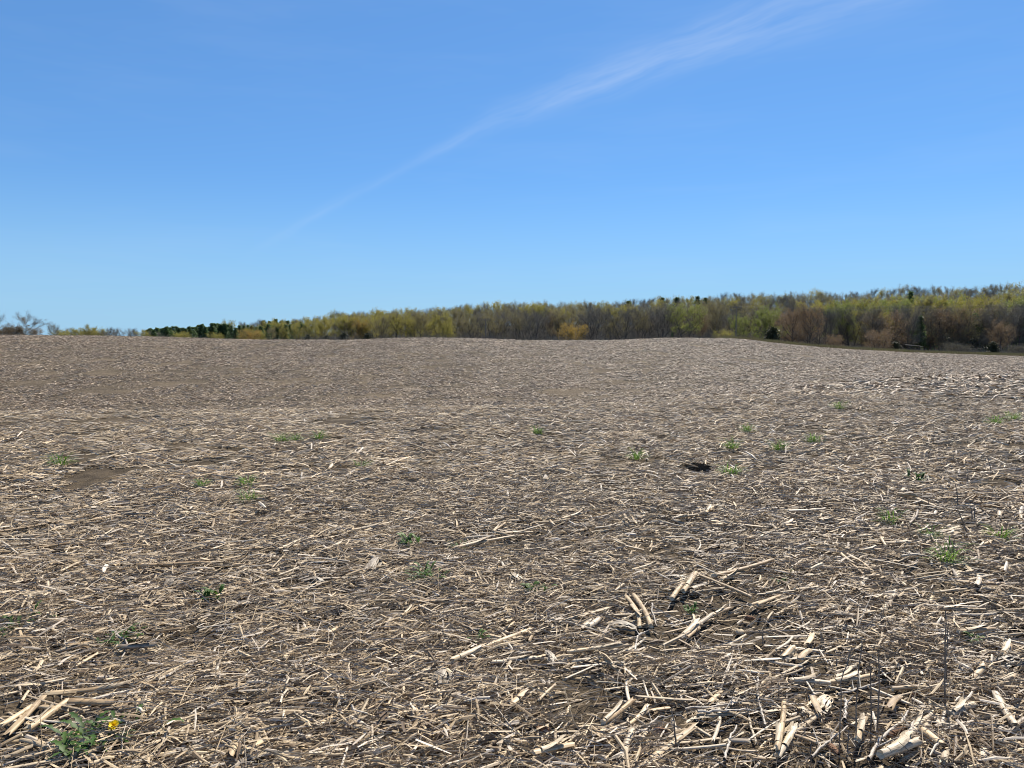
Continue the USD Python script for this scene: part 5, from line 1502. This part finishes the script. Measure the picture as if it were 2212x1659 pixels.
# conifer stands
for X in np.arange(318, 500, 7):
    fill_tree(g.choice(['spruce', 'pine_a', 'spruce']), X, g.uniform(270, 330), top=np.interp(X, [310, 420, 500], [709, 704, 698]) + g.normal(0, 2.2), wide=1.5, seed=int(X) + 50)
for X in np.arange(500, 665, 9):
    fill_tree(g.choice(['spruce', 'pine_a', 'pine_b']), X, g.uniform(205, 240), top=703 + g.normal(0, 2), wide=1.6, seed=int(X) + 50)
for X in np.arange(570, 660, 13):
    fill_tree('spruce', X, g.uniform(275, 300), top=692 + g.normal(0, 2), wide=1.5, seed=int(X) + 70)
for X in (1008, 1020, 1034, 1048):
    fill_tree('pine_a', X, 250, top=681 + g.normal(0, 3), wide=1.0, seed=X)
for X in np.concatenate([np.arange(1945, 2080, 16), np.arange(2075, 2300, 13)]):
    fill_tree(g.choice(['pine_a', 'spruce', 'cedar', 'pine_b']), X + g.normal(0, 4), g.uniform(186, 205), top=g.uniform(668, 690) if X > 2060 else g.uniform(680, 702), wide=1.25, seed=int(X) + 80)


def palette(X, layer):
    """which trees the photograph shows where"""
    if X < 520:
        return ['yg_a', 'bare_a', 'olive_b'], [0.45, 0.3, 0.25]
    if X < 900:
        return ['yg_a', 'yg_b', 'yg_c', 'bare_a', 'olive_a'], [0.3, 0.25, 0.15, 0.15, 0.15] if layer < 2 else [0.2, 0.15, 0.1, 0.35, 0.2]
    if X < 1060:
        return ['olive_a', 'olive_b', 'yg_b', 'bare_b', 'bare_a'], [0.25, 0.2, 0.2, 0.2, 0.15]
    if X < 1700:
        return (['bare_a', 'bare_b', 'bare_c', 'olive_c', 'olive_b'], [0.28, 0.24, 0.2, 0.14, 0.14]) if layer == 0 else (['olive_a', 'olive_b', 'olive_c', 'yg_a', 'yg_c', 'bare_a'], [0.22, 0.2, 0.16, 0.2, 0.1, 0.12])
    if layer == 0:
        return ['bare_a', 'bare_b', 'bare_c', 'olive_b', 'rust_b'], [0.3, 0.3, 0.2, 0.12, 0.08]
    if layer == 1:
        return ['yg_a', 'green_a', 'green_b', 'olive_a', 'bare_a'], [0.24, 0.22, 0.2, 0.2, 0.14]
    return ['olive_a', 'olive_b', 'olive_c', 'bare_a', 'bare_b', 'yg_c'], [0.24, 0.2, 0.16, 0.18, 0.12, 0.1]


for layer, (y0, y1, step, drop) in enumerate(((182, 200, 24, 1.0), (214, 240, 24, 0.66), (262, 290, 22, 0.3), (315, 345, 19, 0.0))):
    X = 520 + step * g.random()
    while X < 2420:
        keys, pr_ = palette(X, layer)
        key = g.choice(keys, p=pr_)
        sky_row = np.interp(X, SKY_X, SKY_R)
        room = 735 - sky_row
        fall = {0: 0.30, 1: 0.17, 2: 0.075, 3: 0.0}[layer] * (1.0 if X > 1500 else 0.75)
        top = sky_row + room * fall + g.normal(0, 3.0) + 1.0
        if layer == 0 and X < 1000:
            top += 6
        fill_tree(key, X, g.uniform(y0, y1), top=top, wide=g.uniform(0.9, 1.25), seed=int(X * 7 + layer))
        X += step * g.uniform(0.75, 1.25) * (1.25 if X < 700 else 1.0)
settle_labels(tree_items, 'trees of the wood beyond the field')

# thicket of brush and saplings on the wood floor, and the dry grass verge at the field's edge
def brush_clump(seed, n, size, h):
    g = np.random.default_rng(seed)
    p = np.concatenate([g.normal(0, size, (n, 2)), np.abs(g.normal(0, 0.25, (n, 1))) * h], 1)
    d = unit(g.normal(0, 0.55, (n, 3)) + [0, 0, 1.0])
    L = g.uniform(0.3, 0.8, n) * h
    k = 4
    t = np.linspace(0, 1, k)
    pts = p[:, None] + d[:, None] * (L[:, None] * t)[:, :, None] + np.cumsum(g.normal(0, 0.04, (n, k, 3)), 1) * t[None, :, None]
    return tubes(pts, g.uniform(0.010, 0.022, (n, 1)) * (1 - 0.7 * t)[None], 3)


g = np.random.default_rng(55)
n = 4600
X = g.uniform(60, 2500, n)
yb = np.where(np.arange(n) < 2600, 158 + g.gamma(1.6, 22, n), g.uniform(205, 335, n))
x = ray(X, 720)[:, 0] / ray(X, 720)[:, 1] * yb
scatter('brush_thicket', '/World', [brush_clump(500 + i, 110, 0.9, 2.4) for i in range(8)], LEAVES['twig'], x, yb, base_z(x, yb) - 0.1, g.uniform(0, 6.28, n), g.uniform(0.6, 1.35, n) * np.where(X < 650, 0.7, 1.0) * np.where(yb > 204, 1.5, 1.0), g.integers(0, 8, n), tilt=False,
        label='tangled bare undergrowth of saplings and brush under the trees', category='undergrowth', kind='stuff')


def verge_clump(seed):
    g = np.random.default_rng(seed)
    n = 130
    p = np.concatenate([g.uniform(-0.8, 0.8, (n, 2)), np.zeros((n, 1))], 1)
    d = unit(g.normal(0, 0.5, (n, 3)) + [0, 0, 0.8])
    L = g.uniform(0.2, 0.65, n)
    side = unit(np.cross(d, g.normal(0, 1, (n, 3)))) * g.uniform(0.012, 0.03, (n, 1))
    tip = p + d * L[:, None]
    return np.stack([p - side, p + side, tip], 1).reshape(-1, 3), np.arange(3 * n).reshape(-1, 3)


verge_mat = leaf_material('verge_grass', [(0, (0.10, 0.085, 0.05)), (0.35, (0.17, 0.14, 0.085)), (0.7, (0.12, 0.13, 0.045)), (1, (0.22, 0.19, 0.12))], 0.25, 0.7)
n = 5200
X = g.uniform(1560, 2500, n)
edge = np.interp(X, [1560, 1700, 1850, 2000, 2212, 2500], [104, 110, 116, 122, 128, 133])
yv = edge + g.gamma(1.5, 9, n)
x = ray(X, 720)[:, 0] / ray(X, 720)[:, 1] * yv
scatter('verge_grass', '/World', [verge_clump(600 + i) for i in range(8)], verge_mat, x, yv, base_z(x, yv) - 0.02, g.uniform(0, 6.28, n), g.uniform(0.6, 1.3, n), g.integers(0, 8, n), tilt=False,
        label='strip of rough brown and green grass between the field and the wood', category='grass', kind='stuff')

# ------------------------------------------------------------------ utility poles, their wires, a fallen log
pole_mat = principled('pole_wood', (0.17, 0.145, 0.12), 0.85, 0.2)
wire_mat = principled('wire_metal', (0.16, 0.155, 0.15), 0.6, 0.3)


def utility_pole(X, y, top, lab):
    d = ray(X, top)
    x = d[0] / d[1] * y
    z0 = float(base_z(x, y))
    H = EYE + d[2] / d[1] * y - z0
    t = thing('utility_pole', (x, y, z0), label=lab, category='utility pole')
    zz = np.linspace(-0.3, H, 8)
    part('post', tubes(np.stack([0 * zz, 0 * zz, zz], 1)[None], np.linspace(0.15, 0.09, 8)[None], 10), pole_mat, t, smooth=True)
    arm = trimesh.creation.box((2.2, 0.12, 0.14))
    arm.apply_translation((0, -0.18, H - 0.35))
    part('crossarm', arm, pole_mat, t)
    for q in (-0.95, -0.4, 0.4, 0.95):
        part('insulator', trimesh.creation.cylinder(0.05, 0.16, sections=10, transform=trimesh.transformations.translation_matrix((q, -0.18, H - 0.19))), wire_mat, t)
    return np.array([x, y, z0 + H - 0.12])


tA = utility_pole(1591, 166, 661, 'grey wooden utility pole rising before the trees right of centre')
tC = utility_pole(1049, 168, 688, 'short grey utility pole faintly seen before grey trunks at the centre')
tB = np.array([*(ray(2420, 700)[:2] / ray(2420, 700)[1] * 120), 0.0])
tB[2] = (ray(2420, 652) / ray(2420, 652)[1])[2] * 120 + EYE
for off, drop, lab in ((-0.95, 0.0, 'upper thin power line crossing in front of the trees on the right'), (0.95, 0.0, 'second thin power line close beside the upper one on the right')):
    t_ = np.linspace(0, 1, 30)[:, None]
    P = (tA + [off, -0.18, 0]) * (1 - t_) + (tB + [off * 0.3, 0, -0.7 * (off > 0)]) * t_ - np.array([0, 0, 1.0]) * (0.9 + 0.5 * (off > 0)) * 4 * t_ * (1 - t_) * 0.5
    part('power_line', tubes(P[None], np.full((1, 30), 0.0055), 5), wire_mat, label=lab, category='power line')
low = []
for q, (X0, r0, X1, r1) in enumerate(((1880, 699, 2330, 703),)):
    a, b = ray(X0, r0), ray(X1, r1)
    P0, P1 = a / a[1] * 164 + [0, 0, EYE], b / b[1] * 128 + [0, 0, EYE]
log_mat = principled('weathered_log', (0.19, 0.165, 0.13), 0.8, 0.2)
for X0, r0, X1, r1, y, lab in ((1954, 744.5, 1994, 748.5, 150, 'pale fallen log lying in the brush near the field edge'),):
    a, b = ray(X0, r0), ray(X1, r1)
    P0, P1 = a / a[1] * y + [0, 0, EYE], b / b[1] * (y + 1.0) + [0, 0, EYE]
    tt = np.linspace(0, 1, 9)[:, None]
    pth = P0 * (1 - tt) + P1 * tt + np.random.default_rng(3).normal(0, 0.03, (9, 3))
    part('fallen_log', tubes(pth[None], np.linspace(0.11, 0.05, 9)[None], 8), log_mat, smooth=True, label=lab, category='log')
